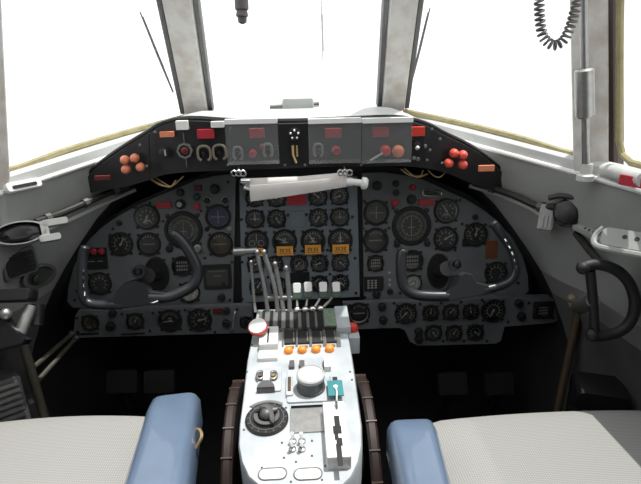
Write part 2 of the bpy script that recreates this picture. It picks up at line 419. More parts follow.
def gauge(parent, fr, x, y, r, kind='plain', base=0.0, needle=None, face='face', rim=None, name='dial_gauge', label=None):
    """dial instrument at photo spot x,y with bezel radius r (in px) on plane fr"""
    a, b = fr.px(x, y, base); R = r*fr.scale(x, y)
    g = MB(); h = .007
    g.ring(fr, a, b, [(R, base), (R, base+h*.6), (R*.95, base+h), (R*.84, base+h), (R*.80, base+h*.35), (R*.80, base)], 28)
    for k in range(4):
        t = math.radians(45+90*k); g.lathe(fr, a+R*1.09*math.cos(t), b+R*1.09*math.sin(t), [(R*.13, base), (R*.13, base+.003), (R*.09, base+.004)], 8)
    go = g.build(name, 'bezel', parent, label)
    MB().lathe(fr, a, b, [(R*.82, base+.0002), (R*.82, base+.0015)], 28).build('dial_face', face, go)
    mk = MB(); c0, c1 = base+.0016, base+.0020
    def tick(t, r0, r1, w):
        ca, sa = math.cos(t), math.sin(t)
        mk.prism(fr, [(a+R*(r0*ca-w*sa), b+R*(r0*sa+w*ca)), (a+R*(r0*ca+w*sa), b+R*(r0*sa-w*ca)), (a+R*(r1*ca+w*sa), b+R*(r1*sa-w*ca)), (a+R*(r1*ca-w*sa), b+R*(r1*sa+w*ca))], c0, c1)
    mm = 'mark'
    if kind in ('plain', 'alt'):
        n = 10 if kind == 'alt' else random.choice([8, 9, 11])
        t0, t1 = (90, 450) if kind == 'alt' else (-45, 225)
        for i in range(n if kind == 'alt' else n+1):
            t = math.radians(t0+(t1-t0)*i/n); tick(t, .64, .76, .022)
            mk.box(fr, a+R*(.5*math.cos(t)-.05), a+R*(.5*math.cos(t)+.05), b+R*(.5*math.sin(t)-.07), b+R*(.5*math.sin(t)+.07), c0, c1)
        if kind == 'alt': mk.box(fr, a-R*.25, a+R*.25, b-R*.36, b-R*.2, c0, c1)
    elif kind == 'fan':
        for i in range(9): t = math.radians(20+140*i/8); tick(t, .52, .72, .035)
        mk.box(fr, a-R*.3, a+R*.3, b-R*.12, b-R*.04, c0, c1); mk.box(fr, a-R*.16, a+R*.16, b+R*.14, b+R*.26, c0, c1)
    elif kind == 'hsi':
        for i in range(36): tick(math.radians(10*i), .66 if i % 3 else .60, .74, .012)
        mk.ring(fr, a, b, [(R*.52, c0), (R*.52, c1), (R*.49, c1), (R*.49, c0)], 28)
        for i in range(12): tick(math.radians(30*i), .40, .47, .02)
        mk.box(fr, a-R*.018, a+R*.018, b-R*.42, b+R*.42, c0, c1); mk.box(fr, a-R*.16, a+R*.16, b-R*.10, b-R*.05, c0, c1)
        mm = 'mark'
    elif kind == 'adi':
        mk.box(fr, a-R*.55, a+R*.55, b-R*.03, b+R*.03, c0, c1); mk.box(fr, a-R*.03, a+R*.03, b-R*.5, b+R*.5, c0, c1)
        for i in range(24): tick(math.radians(15*i), .68, .76, .015)
    elif kind == 'twin':
        for e in (-.36, .36): mk.ring(fr, a+R*e, b-R*.1, [(R*.26, c0), (R*.26, c1), (R*.20, c1), (R*.20, c0)], 18)
        tick(math.radians(90), .05, .7, .04)
        for i in range(7): tick(math.radians(30+20*i), .6, .74, .03)
    elif kind == 'turn':
        mk.box(fr, a-R*.5, a+R*.5, b-R*.05, b+R*.03, c0, c1)
        for i in range(5): tick(math.radians(50+20*i), .55, .72, .04)
    elif kind == 'digits':
        for i in range(-2, 3):
            for j in (-.35, .0, .35): mk.box(fr, a+R*(i*.22-.07), a+R*(i*.22+.07), b+R*(j-.1), b+R*(j+.1), c0, c1)
    mk.build('dial_marking', mm, go)
    if needle is not None:
        nd = MB(); t = math.radians(needle); ca, sa = math.cos(t), math.sin(t)
        q = lambda u, w: (a+R*(u*ca-w*sa), b+R*(u*sa+w*ca))
        nd.prism(fr, [q(-.18, -.05), q(.45, -.045), q(.66, 0), q(.45, .045), q(-.18, .05)], base+.0026, base+.0032)
        nd.lathe(fr, a, b, [(R*.1, base+.002), (R*.1, base+.004)], 12)
        nd.build('needle', 'needle_white', go)
    if rim:
        MB().ring(fr, a, b, [(R*.84, base+.0068), (R*.84, base+.0078), (R*.74, base+.0030), (R*.74, base+.0022)], 28).build('rim', rim, go)
    MB().lathe(fr, a, b, [(R*.80, base+.0042), (R*.80, base+.0048)], 24).build('cover_glass', 'gauge_glass', go)
    return go
def knob(parent, fr, x, y, r, base=0.0, mt='bezel', name='knob', h=None, label=None, dome=False):
    a, b = fr.px(x, y, base); R = r*fr.scale(x, y); h = h or R*1.1
    prof = [(R, base), (R, base+h*.35), (R*.8, base+h*.4), (R*.78, base+h*.92), (R*.68, base+h)] if not dome else [(R*1.02, base), (R*1.02, base+h*.3), (R*.95, base+h*.6), (R*.72, base+h*.88), (R*.35, base+h)]
    return MB().lathe(fr, a, b, prof, 16).build(name, mt, parent, label)
def lamp_rect(parent, fr, x, y, w, h, mt='red', base=0.0, name='warning_light', dep=.006, label=None, r=.0015):
    a, b = fr.px(x, y, base); k = fr.scale(x, y)
    return MB().box(fr, a-w*k/2, a+w*k/2, b-h*k/2, b+h*k/2, base, base+dep, r, .001).build(name, mt, parent, label)
def screws(parent, fr, pts, base=0.0, r=1.6, mt='bezel'):
    for x, y in pts:
        a, b = fr.px(x, y, base); R = r*fr.scale(x, y)
        MB().lathe(fr, a, b, [(R, base), (R, base+.0015), (R*.6, base+.0025)], 8).build('screw', mt, parent)

def panel_thing(label, poly, mt, off0=-.012, ch=.002, sm=0, fr=MP, name='instrument_panel', group=None):
    q = poly_px(fr, poly, 0, sm); c = np.mean([fr.p(*p) for p in q], axis=0)
    t = thing(name, label, 'instrument panel', c)
    MB().prism(fr, q, off0, 0, ch).build('panel_plate', mt, t)
    return t
# --- left panel
LP = panel_thing('grey instrument panel behind the left yoke, curved along its outer edge', [(233, 304), (236, 178), (229, 174), (214, 176), (196, 180), (178, 188), (158, 196), (138, 205), (118, 216), (103, 226), (90, 238), (80, 252), (73, 268), (68, 288), (67, 302), (73, 308), (120, 308)][::-1], 'panel_grey')
gauge(LP, MP, 147, 217, 13, 'alt', needle=250, rim='steel')
gauge(LP, MP, 121, 244, 12.5, 'plain', needle=60)
gauge(LP, MP, 149, 244, 12.3, 'turn')
gauge(LP, MP, 183.6, 230, 19.2, 'hsi', face='face_grey')
gauge(LP, MP, 218.2, 216.8, 13, 'adi', face='face_blue', label='blue faced attitude gauge')
gauge(LP, MP, 220.2, 244, 12.8, 'turn', face='face_brown', label='brown faced gauge')
gauge(LP, MP, 100, 283.5, 12, 'plain')
gauge(LP, MP, 182, 266, 10.5, 'digits')
gauge(LP, MP, 189.5, 292, 11, 'plain', face='face_brown')
def square_unit(parent, fr, x, y, w, h, base=0.0, name='square_instrument'):
    a, b = fr.px(x, y, base); k = fr.scale(x, y); g = MB()
    g.box(fr, a-w*k/2, a+w*k/2, b-h*k/2, b+h*k/2, base, base+.006, .004, .0015)
    go = g.build(name, 'bezel', parent)
    MB().box(fr, a-w*k*.38, a+w*k*.38, b-h*k*.36, b+h*k*.30, base+.0061, base+.0066).build('dial_face', 'face_grey', go)
    mk = MB(); mk.box(fr, a-w*k*.30, a+w*k*.30, b+h*k*.22, b+h*k*.25, base+.0067, base+.0071); mk.box(fr, a-w*k*.14, a+w*k*.14, b+h*k*.02, b+h*k*.06, base+.0067, base+.0071)
    mk.build('dial_marking', 'mark_dim', go)
    MB().lathe(fr, a+w*k*.22, b-h*k*.28, [(.005, base+.0061), (.005, base+.012)], 12).build('knob', 'bezel', go)
square_unit(LP, MP, 217.5, 276.5, 28, 25)
def boot(parent, fr, x, y, rx, ry):
    a, b = fr.px(x, y); k = fr.scale(x, y); ell = ry/rx; R = rx*k
    bo = MB().ring(fr, a, b, [(R, 0), (R, .004), (R*.88, .004), (R*.85, 0)], 28, ell).build('column_boot', 'black_rubber', parent)
    MB().lathe(fr, a, b, [(R*.86, .0003), (R*.86, .001), (R*.5, .0012)], 24, ell).build('gaiter', 'black', bo)
boot(LP, MP, 157, 274, 12.5, 18)
for x, y, m_, w_, h_ in ((198, 188, 'red_dark', 8, 6), (164, 205, 'red', 15, 6.5)): lamp_rect(LP, MP, x, y, w_, h_, m_, label='red warning light')
knob(LP, MP, 197, 197, 3.8, mt='green_lamp', name='indicator_lamp', label='dark green lamp'); knob(LP, MP, 197.5, 206.5, 3.6, mt='red', name='indicator_lamp', label='red lamp')
knob(LP, MP, 215, 189, 5); knob(LP, MP, 180.5, 192.5, 4); knob(LP, MP, 180.5, 204, 5.2, mt='bezel')
a, b = MP.px(180.5, 204); MB().lathe(MP, a, b, [(.008, .0168), (.008, .0176)], 14).build('knob_cap', 'steel', LP)
for x in (207.5, 225.5):
    a, b = MP.px(x, 200.5); k = MP.scale(x, 200)
    pts = [MP.p(a+4*k*math.cos(math.radians(t)), b+4*k*math.sin(math.radians(t)), .003) for t in range(0, 200, 18)]
    MB().tube(pts, .0022, 6).build('lamp_hood', 'chrome', LP); knob(LP, MP, x, 200.5, 3, name='indicator_lamp')
knob(LP, MP, 169.5, 248.5, 3.6); knob(LP, MP, 198, 248.5, 4.2, mt='steel'); knob(LP, MP, 221.5, 297, 4); knob(LP, MP, 207, 229, 2.4); knob(LP, MP, 229.5, 228, 2.8, mt='steel')
knob(LP, MP, 119.5, 223, 3)
lamp_rect(LP, MP, 97.5, 251.5, 19, 8, 'bezel', name='lamp_housing')
for x in (93.5, 101.5): knob(LP, MP, x, 251.5, 3.4, base=.006, mt='red', name='indicator_lamp', h=.005, dome=True, label='red lamp')
lp_ = lamp_rect(LP, MP, 97, 262.5, 22, 13, 'bezel', name='placard')
a, b = MP.px(97, 261); MB().box(MP, a-.028, a-.004, b-.001, b+.0015, .0062, .0067).box(MP, a+.004, a+.020, b-.001, b+.0015, .0062, .0067).build('placard_marking', 'mark', lp_)
a, b = MP.px(126, 263); MB().box(MP, a-.03, a-.006, b, b+.003, .0002, .0007).box(MP, a+.004, a+.024, b, b+.003, .0002, .0007).build('panel_marking', 'mark_dim', LP)
a, b = MP.px(168, 197.5); MB().box(MP, a-.02, a+.02, b, b+.002, .0002, .0007).build('panel_marking', 'mark_dim', LP)
screws(LP, MP, [(228, 182), (150, 203), (134, 207), (113, 229), (163, 221), (201, 211), (232, 262), (77, 291), (75, 300), (110, 238), (230, 300), (205, 258), (164, 260)])
# --- centre panel
CP = panel_thing('blue-grey centre panel packed with small engine gauges in rows', [(239, 180), (357, 176), (360, 297), (242, 303)], 'panel_blue_grey')
for x, y, r, k_, nd, fc in ((254.7, 197.8, 9.7, 'plain', 80, 'face'), (276.5, 197.8, 9.6, 'plain', 30, 'face'), (318, 196.8, 9.6, 'plain', 140, 'face'), (339.4, 196, 9.6, 'plain', 200, 'face'),
        (255, 219, 9.8, 'turn', 90, 'face_grey'), (276.6, 218.7, 9.6, 'plain', 300, 'face'), (318.4, 217.6, 9.6, 'plain', 240, 'face'), (339.8, 217, 9.7, 'turn', 90, 'face_grey'),
        (256.6, 242, 12.4, 'twin', None, 'face'), (284.6, 241.4, 12.6, 'fan', 150, 'face'), (313, 240.8, 12.6, 'fan', 120, 'face'), (340.3, 240.3, 12.6, 'fan', 90, 'face'),
        (255.7, 264, 8.8, 'plain', 30, 'face_grey'), (275, 264, 8.8, 'plain', 100, 'face'), (299, 263.3, 9.2, 'plain', 225, 'face'), (319.7, 263, 9.1, 'plain', 200, 'face'), (340.4, 262.6, 9.1, 'plain', 320, 'face'),
        (258, 286.5, 9, 'plain', 60, 'face'), (279, 285.5, 9, 'plain', 110, 'face'), (319.7, 283.6, 9, 'plain', 40, 'face'), (340.4, 282.6, 9, 'plain', 320, 'face')):
    gauge(CP, MP, x, y, r, k_, needle=nd, face=fc)
lamp_rect(CP, MP, 296.5, 199.5, 19, 10, 'red', dep=.008, label='red warning light')
lamp_rect(CP, MP, 297.5, 219, 15, 16, 'panel_blue_grey', name='blank_cover', dep=.004, r=.006)
lamp_rect(CP, MP, 300, 277.5, 19, 11, 'bezel', name='blank_cover', dep=.006)
for x, y, w_, h_ in ((260, 252, 7, 8), (285, 250.8, 16.5, 9.5), (313, 249.6, 16, 9.5), (340.7, 249, 16.5, 9.5)):
    o = lamp_rect(CP, MP, x, y, w_, h_, 'amber', base=.010, name='warning_tag', dep=.002, r=.0008, label='small amber tag')
    a, b = MP.px(x, y, .012); k = MP.scale(x, y); mk = MB(); n = 4 if w_ > 10 else 1
    for i in range(n):
        ca = a+(i-(n-1)/2)*3*k
        mk.box(MP, ca-1.1*k, ca+1*k, b-1.6*k, b-.9*k, .0121, .0125).box(MP, ca-(.9 if i % 2 else .2)*k, ca+(.3 if i % 2 else 1)*k, b-.9*k, b+1.2*k, .0121, .0125).box(MP, ca-1.1*k, ca+1*k, b+1.2*k, b+1.9*k, .0121, .0125)
    if n > 1: mk.box(MP, a-6*k, a+6*k, b-3.2*k, b-2.6*k, .0121, .0125)
    mk.build('tag_lettering', 'tag_ink', o)
screws(CP, MP, [(241.5, 219.5), (352.5, 217), (288, 215), (306.5, 214.5), (242, 299), (356, 293), (355, 180), (241, 184), (302, 251), (327.5, 250), (242, 262), (355, 258), (268, 277), (330, 274)])
# --- right panel
RP = panel_thing('grey instrument panel behind the right yoke, curved along its outer edge', [(364, 303), (362, 173), (385, 172), (404, 175), (424, 180), (446, 190), (466, 199), (484, 210), (500, 223), (513, 238), (523, 256), (528, 275), (529, 291), (522, 297), (470, 299)], 'panel_grey')
gauge(RP, MP, 376.3, 212.7, 13, 'adi', needle=None, face='face_grey')
gauge(RP, MP, 411.4, 225.7, 19.7, 'hsi', face='face_grey')
gauge(RP, MP, 446.2, 210.8, 12.6, 'alt', needle=120, rim='steel')
gauge(RP, MP, 375.9, 240.2, 12.7, 'turn', face='face_grey')
gauge(RP, MP, 445.6, 238.5, 12.4, 'plain', needle=30)
g_ = gauge(RP, MP, 475.6, 234.3, 12, 'plain', needle=75)
a, b = MP.px(466, 243.5); MB().box(MP, a-.012, a+.014, b-.008, b+.016, 0, .005, .003).build('mounting_lug', 'bezel', g_)
gauge(RP, MP, 375.5, 263, 8.6, 'digits', face='face_grey'); gauge(RP, MP, 412.4, 260.5, 11, 'digits'); gauge(RP, MP, 413, 283, 9, 'plain', needle=200); gauge(RP, MP, 495.8, 272.7, 11.5, 'plain')
boot(RP, MP, 438.5, 271, 11.5, 18)
lamp_rect(RP, MP, 491.5, 249.5, 12, 18, 'rust_orange', name='placard', dep=.002, label='rust orange placard')
o = lamp_rect(RP, MP, 373.6, 283.4, 19, 14, 'bezel', name='counter_unit', dep=.008)
a, b = MP.px(373.6, 283.4); k = MP.scale(373, 283); mk = MB()
for i in range(3):
    for j in range(4): mk.box(MP, a+(-6.5+i*3.6)*k, a+(-4.4+i*3.6)*k, b+(-4.5+j*2.4)*k, b+(-3+j*2.4)*k, .0082, .0088)
mk.build('dial_marking', 'mark', o)
knob(RP, MP, 377, 185.8, 4.6); knob(RP, MP, 395.8, 183.7, 3.4); knob(RP, MP, 395.8, 192.7, 3.4); knob(RP, MP, 411.4, 199.2, 5)
knob(RP, MP, 412.6, 187.3, 3.3, mt='red', name='indicator_lamp', label='red lamp'); knob(RP, MP, 394.6, 202.5, 3.8, mt='red', name='indicator_lamp', label='red lamp')
lamp_rect(RP, MP, 426, 202.2, 15, 6, 'red', label='red warning light')
a, b = MP.px(431.7, 192.8); k = MP.scale(431, 192); lo = smooth_poly([MP.p(a+x*k, b+y*k, .006) for x, y in ((-8, 2.2), (0, 2.6), (8, .8), (9.3, -1.2), (8, -2.8), (0, -2.6), (-8, -1.8), (-9.3, .4))], 4, True)
MB().tube(lo, .0035, 7, True).build('grab_ring', 'chrome', RP); lamp_rect(RP, MP, 431.7, 193, 12, 3.5, 'face_grey', name='placard', dep=.003)
knob(RP, MP, 397, 244.5, 3.2); knob(RP, MP, 427, 243.2, 3.2); knob(RP, MP, 376.5, 294, 4); knob(RP, MP, 390, 291.5, 3); knob(RP, MP, 475, 217, 3)
for y in (273, 280, 285): knob(RP, MP, 389.5, y, 1.6, mt='mark', name='indicator_lamp', h=.004)
a, b = MP.px(501, 293); MB().box(MP, a-.018, a+.018, b-.006, b+.006, 0, .004, .002).build('placard', 'lever_grey', RP)
screws(RP, MP, [(367, 178), (364, 201), (363, 228), (393, 208), (432, 201), (462, 224), (490, 226), (514, 268), (518, 283), (400, 293), (365, 297), (389, 228), (460, 200), (455, 250), (505, 283)])
# black backing behind the gaps
bk = poly_px(MP, [(60, 312), (66, 280), (76, 250), (100, 222), (136, 202), (176, 184), (212, 171), (300, 166), (392, 166), (430, 178), (470, 195), (502, 217), (522, 243), (534, 275), (533, 300), (350, 306), (240, 310)], 0, 0)
struct(MB().prism(MP, bk, -.05, -.014).build('wall_panel_backing', 'black'))

# --- lower sub panels
t9 = math.radians(4)
SP = FR(tuple(MP.p(0, -.2, .035)), (1, 0, 0), (0, math.sin(t9), math.cos(t9)))
LS = panel_thing('long narrow grey gauge strip below the left instrument panel', [(78, 311), (240, 305), (252, 305), (254, 333), (80, 338), (73, 333), (75, 316)], 'panel_grey', fr=SP, off0=-.02)
RS = panel_thing('stepped grey gauge strip below the right instrument panel', [(343, 303), (550, 296), (554, 299), (558, 320), (554, 323), (505, 327), (501, 341), (496, 344), (418, 346), (410, 342), (405, 331), (400, 328), (345, 330)], 'panel_grey', fr=SP, off0=-.02)
gauge(LS, SP, 90.5, 322.5, 9, 'plain', face='face_brown'); gauge(LS, SP, 135.3, 321, 9.3, 'plain', face='face_grey', needle=60)
gauge(LS, SP, 170.3, 320.5, 12.3, 'fan', face='face', needle=190); gauge(LS, SP, 199.8, 319.8, 12.6, 'plain', needle=10)
knob(LS, SP, 112.8, 313.2, 4.2); knob(LS, SP, 111, 326, 5); knob(LS, SP, 226.6, 310.5, 3.8); knob(LS, SP, 226.4, 323, 4.2)
lamp_rect(LS, SP, 217.5, 310.5, 9, 5, 'red_dark', label='dark red warning light')
for x, w_ in ((88, 22), (133, 24)): lamp_rect(LS, SP, x, 334, w_, 2.2, 'bezel', name='placard', dep=.001)
a, b = SP.px(233, 321); k = SP.scale(233, 321)
MB().tube(smooth_poly([SP.p(a-2*k, b-10*k, 0), SP.p(a-2*k, b-9*k, .014), SP.p(a+3*k, b+10*k, .014), SP.p(a+3*k, b+11*k, 0)], 5), .003, 8).build('grab_handle', 'chrome', LS)
gauge(LS, SP, 246, 322, 6.5, 'plain')
screws(LS, SP, [(77, 318), (78, 332), (122, 314), (153, 313), (185, 310), (215, 332), (237, 309), (150, 331)])
for x, y, r, nd, fc in ((405.7, 313.3, 11.3, 225, 'face_grey'), (430.5, 312.6, 8.6, 80, 'face'), (450.7, 312, 8.7, 50, 'face_grey'), (470.7, 311.6, 8.6, 100, 'face'), (493, 310.5, 12.3, 245, 'face'), (433.3, 332.6, 8.8, 300, 'face_grey'), (453.8, 332.8, 8.8, 60, 'face_grey'), (475, 332, 8.8, 330, 'face')):
    gauge(RS, SP, x, y, r, 'plain', needle=nd, face=fc)
gauge(RS, SP, 358.7, 313, 11.5, 'turn', face='face', rim='steel')
a, b = SP.px(543, 310); k = SP.scale(543, 310)
o = MB().box(SP, a-10*k, a+10*k, b-9*k, b+9*k, 0, .004, .006, .001).build('mounting_plate', 'bezel', RS)
gauge(RS, SP, 543, 310.3, 8.6, 'digits', base=.0042)
for x, y in ((382, 306.5), (383.2, 319.8), (418.6, 331.5), (418.6, 339), (518.5, 303), (521, 316)): knob(RS, SP, x, y, 4.4)
screws(RS, SP, [(349, 306), (394, 303), (420, 304), (441, 303), (461, 302), (482, 300), (508, 322), (443, 341), (464, 341), (487, 341), (529, 303), (553, 318)])

# ------------------------------------------------------------------ glareshield
GT = [(70, 189), (84, 179), (98, 166), (120, 150), (146, 134), (164, 124), (190, 119.5), (240, 122), (295, 122), (345, 120), (395, 118.5), (424, 124), (446, 135), (463, 143), (480, 153), (496, 166), (516, 181)]
GB = [(70, 193), (86, 193), (104, 190), (124, 187), (146, 181), (164, 175), (190, 172), (240, 170), (295, 168), (345, 166.5), (395, 166), (424, 168), (446, 173), (466, 181), (482, 187), (500, 190), (516, 186)]
def gy(x): u = abs(x-295)/222; return 1.35+.085*max(0, u-.45)**1.3/.55**1.3
ft = smooth_poly([atY(x, y, gy(x)) for x, y in GT], 4); fb = smooth_poly([atY(x, y, gy(x)+.004) for x, y in GB], 4)
N = len(ft); rt = []; rb = []; lipf = []; 
for i in range(N):
    p = ft[i]; u = abs(p[0]); s = 1 if p[0] > 0 else -1
    Yr = float(np.interp(u, [0, .33, .45, .60, .72], [1.735, 1.735, 1.62, 1.48, 1.45])); 
    Xr = s*min(u*1.08, Ax(Yr)-.03)
    zr = float(np.interp(u, [0, .28, .36, .5, .62, .72], [1.186, 1.186, 1.150, 1.10, 1.03, 1.0]))
    rt.append(A(Xr, Yr, zr if u < .36 else min(zr, p[2]+.03)))
    rb.append(A(fb[i][0], 1.50, fb[i][2]-.002))
    lipf.append(p+A(0, -.006, -.004))
gc = np.mean(ft, axis=0)
GL = thing('glareshield', 'black glareshield spanning above the instrument panels, studded with red and orange buttons', 'glareshield', gc)
body = MB(); n = N
top2 = [p+A(0, .012, .006) for p in ft]
rings = [top2, lipf, fb, rb]
body.grid(rings)
body.build('front_panel', 'glare_black', GL, sharp=45)
MB().solid_grid([[ (top2[i]*(1-t)+rt[i]*t)+A(0, 0, .006*math.sin(math.pi*t)) for i in range(N)] for t in (0, .06, .2, .45, .7, 1.0)], (0, 0, -.01)).build('top_deck', 'sill_grey', GL, sharp=60)
MB().tube([p+A(0, .004, .003) for p in ft], .0065, 8).build('edge_trim', 'black_gloss', GL)
# face plane of the glareshield
gdir = (ft[N//2]-fb[N//2]); gdir = gdir-A(1, 0, 0)*gdir[0]
GF = FR(tuple((ft[N//2]+fb[N//2])/2-A(0, .004, 0)), (1, 0, 0), tuple(gdir))
for xx, yt, yb in ((149, 134, 178), (229, 123, 169), (291, 124, 167), (423, 126, 167)):
    a0, b0 = GF.px(xx, yt); a1, b1 = GF.px(xx+1, yb)
    MB().prism(GF, [(a0-.0015, b0), (a0+.0015, b0), (a1+.0015, b1), (a1-.0015, b1)], .0, .004).build('panel_seam', 'bezel', GL)
for x, y in ((125.4, 159.6), (135.2, 157.8), (126.5, 169), (140.9, 166.8)): knob(GL, GF, x, y, 4.4, mt='orange_pink', name='push_button', h=.02, dome=True, label='faded orange button', base=-.012)
for x, y in ((453.6, 153), (462.3, 154.6), (448.3, 163), (462.3, 164.4)): knob(GL, GF, x, y, 4.4, mt='coral_red', name='push_button', h=.02, dome=True, label='coral red button', base=-.012)
lamp_rect(GL, GF, 167.5, 134, 14, 5.5, 'orange_pink', dep=.010, label='orange warning light', name='warning_light')
lamp_rect(GL, GF, 206.4, 133.4, 17, 9, 'red', dep=.012, label='red warning light')
lamp_rect(GL, GF, 257, 132.5, 15, 9, 'red', dep=.012, label='red warning light')
lamp_rect(GL, GF, 333, 132.5, 16, 9, 'red', dep=.012, label='red warning light')
lamp_rect(GL, GF, 380, 131.5, 16, 9, 'red', dep=.012, label='red warning light')
lamp_rect(GL, GF, 417.5, 131, 13, 9, 'red_bright', dep=.012, label='red warning light')
lamp_rect(GL, GF, 182.8, 124.8, 12, 9, 'white', name='white_tag', dep=.014, label='white tag')
lamp_rect(GL, GF, 218, 124, 13, 6, 'white', name='white_tag', dep=.014, label='white tag')
lamp_rect(GL, GF, 103, 177.5, 16, 4.5, 'red_dark', name='placard', dep=.006, base=-.022, label='dark red placard')
lamp_rect(GL, GF, 486, 168, 16, 6, 'orange_pink', name='placard', dep=.006, base=-.012, label='orange and white placard')
# octagonal switch guard
a, b = GF.px(185.4, 150.2); k = GF.scale(185, 150); R = 8*k
sg = MB().ring(GF, a, b, [(R, 0), (R, .012), (R*.74, .012), (R*.7, 0)], 8).build('switch_guard', 'steel', GL)
MB().lathe(GF, a, b, [(R*.5, 0), (R*.5, .010), (R*.3, .013)], 14).build('push_button', 'red_dark', sg, 'dark red button')
MB().tube([GF.p(a, b+R*2.2, .004), GF.p(a, b+R, .004)], .0012, 6).tube([GF.p(a, b-R, .004), GF.p(a, b-R*2.2, .004)], .0012, 6).build('guard_wire', 'lever_grey', sg)
def horseshoe(x, y, w_=12, h_=14, mt='khaki'):
    a, b = GF.px(x, y); k = GF.scale(x, y)
    pts = [GF.p(a+u*w_*k/2, b+v*h_*k/2, .007) for u, v in ((.55, -1), (1, -.6), (1, .5), (.5, 1), (-.5, 1), (-1, .5), (-1, -.6), (-.55, -1))]
    ho = MB().tube(smooth_poly(pts, 4), .0036, 7).build('switch_bracket', mt, GL)
    MB().lathe(GF, a, b, [(.006, 0), (.006, .008), (.004, .016)], 12).build('toggle', 'bezel', ho)
for x, y in ((204.6, 153), (220, 152)): horseshoe(x, y)
for x, y in ((238, 153), (268, 150), (318, 150)): horseshoe(x, y, 8, 12, 'lever_grey')
knob(GL, GF, 164, 153, 5.5, h=.01); a, b = GF.px(165, 153, .01); MB().box(GF, a-.001, a+.003, b-.007, b+.009, .01, .014).build('knob_pointer', 'mark', GL)
knob(GL, GF, 253, 153, 4, mt='red', h=.024, name='pull_knob', label='red pull knob'); knob(GL, GF, 262, 146, 2.5, mt='red', h=.01, name='indicator_lamp', label='red lamp')
knob(GL, GF, 336, 150, 4.5, mt='red', h=.02, name='pull_knob', label='red pull knob'); knob(GL, GF, 398, 151, 6, mt='orange_pink', h=.014, name='push_button', label='pink button')
knob(GL, GF, 385, 150, 5, mt='red_bright', h=.028, name='pull_knob', label='red pull knob')
a, b = GF.px(370, 160); a2, b2 = GF.px(383, 151); MB().tube([GF.p(a, b, .006), GF.p(a2, b2, .018)], .0025, 8).build('white_lever', 'white', GL, 'white lever')
# centre selector with bright studs
o = knob(GL, GF, 294.5, 134, 8, h=.010, name='selector')
a, b = GF.px(294.5, 134); k = GF.scale(294, 134); st_ = MB()
for i in range(5): t = math.radians(90+72*i); st_.ball(GF.p(a+4*k*math.cos(t), b+4*k*math.sin(t), .012), .004, 8, 6)
st_.build('stud', 'chrome', o)
a, b = GF.px(295, 152); k = GF.scale(295, 152)
MB().tube([GF.p(a-2*k, b+7*k, .008), GF.p(a-2*k, b-2*k, .012), GF.p(a+1*k, b-10*k, .018)], [.004, .0035, .003], 8).tube([GF.p(a+2*k, b+7*k, .008), GF.p(a+2*k, b-4*k, .010)], .003, 8).build('lever', 'brass', GL)
# right hand switch
o = knob(GL, GF, 416, 145.5, 4.5, h=.012, name='switch'); a, b = GF.px(416, 147); MB().ball(GF.p(a, b, .016), .007, 10, 8).build('switch_tip', 'chrome', o)
for x, y in ((425, 146), (414, 158), (418, 159)): knob(GL, GF, x, y, 2, h=.006, mt='lever_grey', name='switch')
screws(GL, GF, [(155, 132), (189, 128), (140, 145), (432, 129), (427, 160), (440, 139), (442, 163), (147, 166), (228, 165), (285, 165), (305, 165), (230, 128), (361, 165), (430, 150)], r=1.4, mt='lever_grey')
# clear covers hinged over the switches
for x0, x1, y0, y1, nm in ((224.5, 279.5, 123, 163.5, 'one'), (308, 361, 122.5, 162.5, 'two'), (362, 411, 122, 162, 'three')):
    a0, b0 = GF.px(x0, y0, .034); a1, b1 = GF.px(x1, y1, .034)
    cv = MB(); cv.box(GF, a0, a1, b1, b0, .034, .037)
    cv.box(GF, a0, a1, b1, b1+.003, .002, .034)
    cvo = cv.build('clear_cover', 'plastic_clear', GL)
    hg = MB(); hg.box(GF, a0, a1, b0-.003, b0+.009, .022, .042, .002)
    hg.build('hinge', 'sill_white', cvo)
# slots on the top deck
for x, y in ((228, 116.5), (345, 116.5), (312, 118), (390, 115)):
    p = atZ(x, y, GL['wl'][2]+.045)
# wiper motor box out on the nose deck
wp = atY(298, 103, 1.83)
WM = thing('wiper_motor', 'pale grey wiper motor box outside below the centre windscreen', 'wiper motor', wp)
WF = FR(tuple(wp), (1, 0, 0), (0, 0, 1))
MB().box(WF, -.055, .055, -.03, .018, -.06, 0, .008, .006).build('housing', 'sill_grey', WM)
MB().tube([WF.p(-.10, -.012, -.02), WF.p(.075, -.004, -.02)], .012, 10).build('shaft', 'steel', WM)
struct(MB().box(FL, -.36, .36, 1.785, 2.3, 1.13, 1.14).build('trim_nose_deck', 'sill_grey'))
# wiper blades
for (x0, y0, Y0), (x1, y1, Y1), lab in (((140, 12, 1.52), (173, 92, 1.72), 'wiper arm outside the left slanting windscreen pane'), ((430, 8, 1.52), (411, 84, 1.72), 'wiper arm outside the right slanting windscreen pane')):
    p0, p1 = atY(x0, y0, Y0), atY(x1, y1, Y1); w_ = thing('wiper', lab, 'wiper', p1)
    MB().tube([p0, p0*.5+p1*.5, p1], [.002, .0042, .003], 6).build('arm', 'frame_metal', w_)
    MB().tube([p0*.95+p1*.05+A(0, .008, 0), p0*.35+p1*.65+A(0, .008, 0)], .0025, 6).build('blade', 'black_rubber', w_)
p0, p1 = atY(321, 0, 1.52), atY(323, 62, 1.70); w_ = thing('wiper', 'thin pale wiper arm upright outside the centre windscreen', 'wiper', p1)
MB().tube([p0, p1], .0016, 6).build('arm', 'steel', w_); MB().tube([p0*.8+p1*.2+A(.003, .005, 0), p0*.2+p1*.8+A(.003, .005, 0)], .0012, 6).build('blade', 'steel', w_)

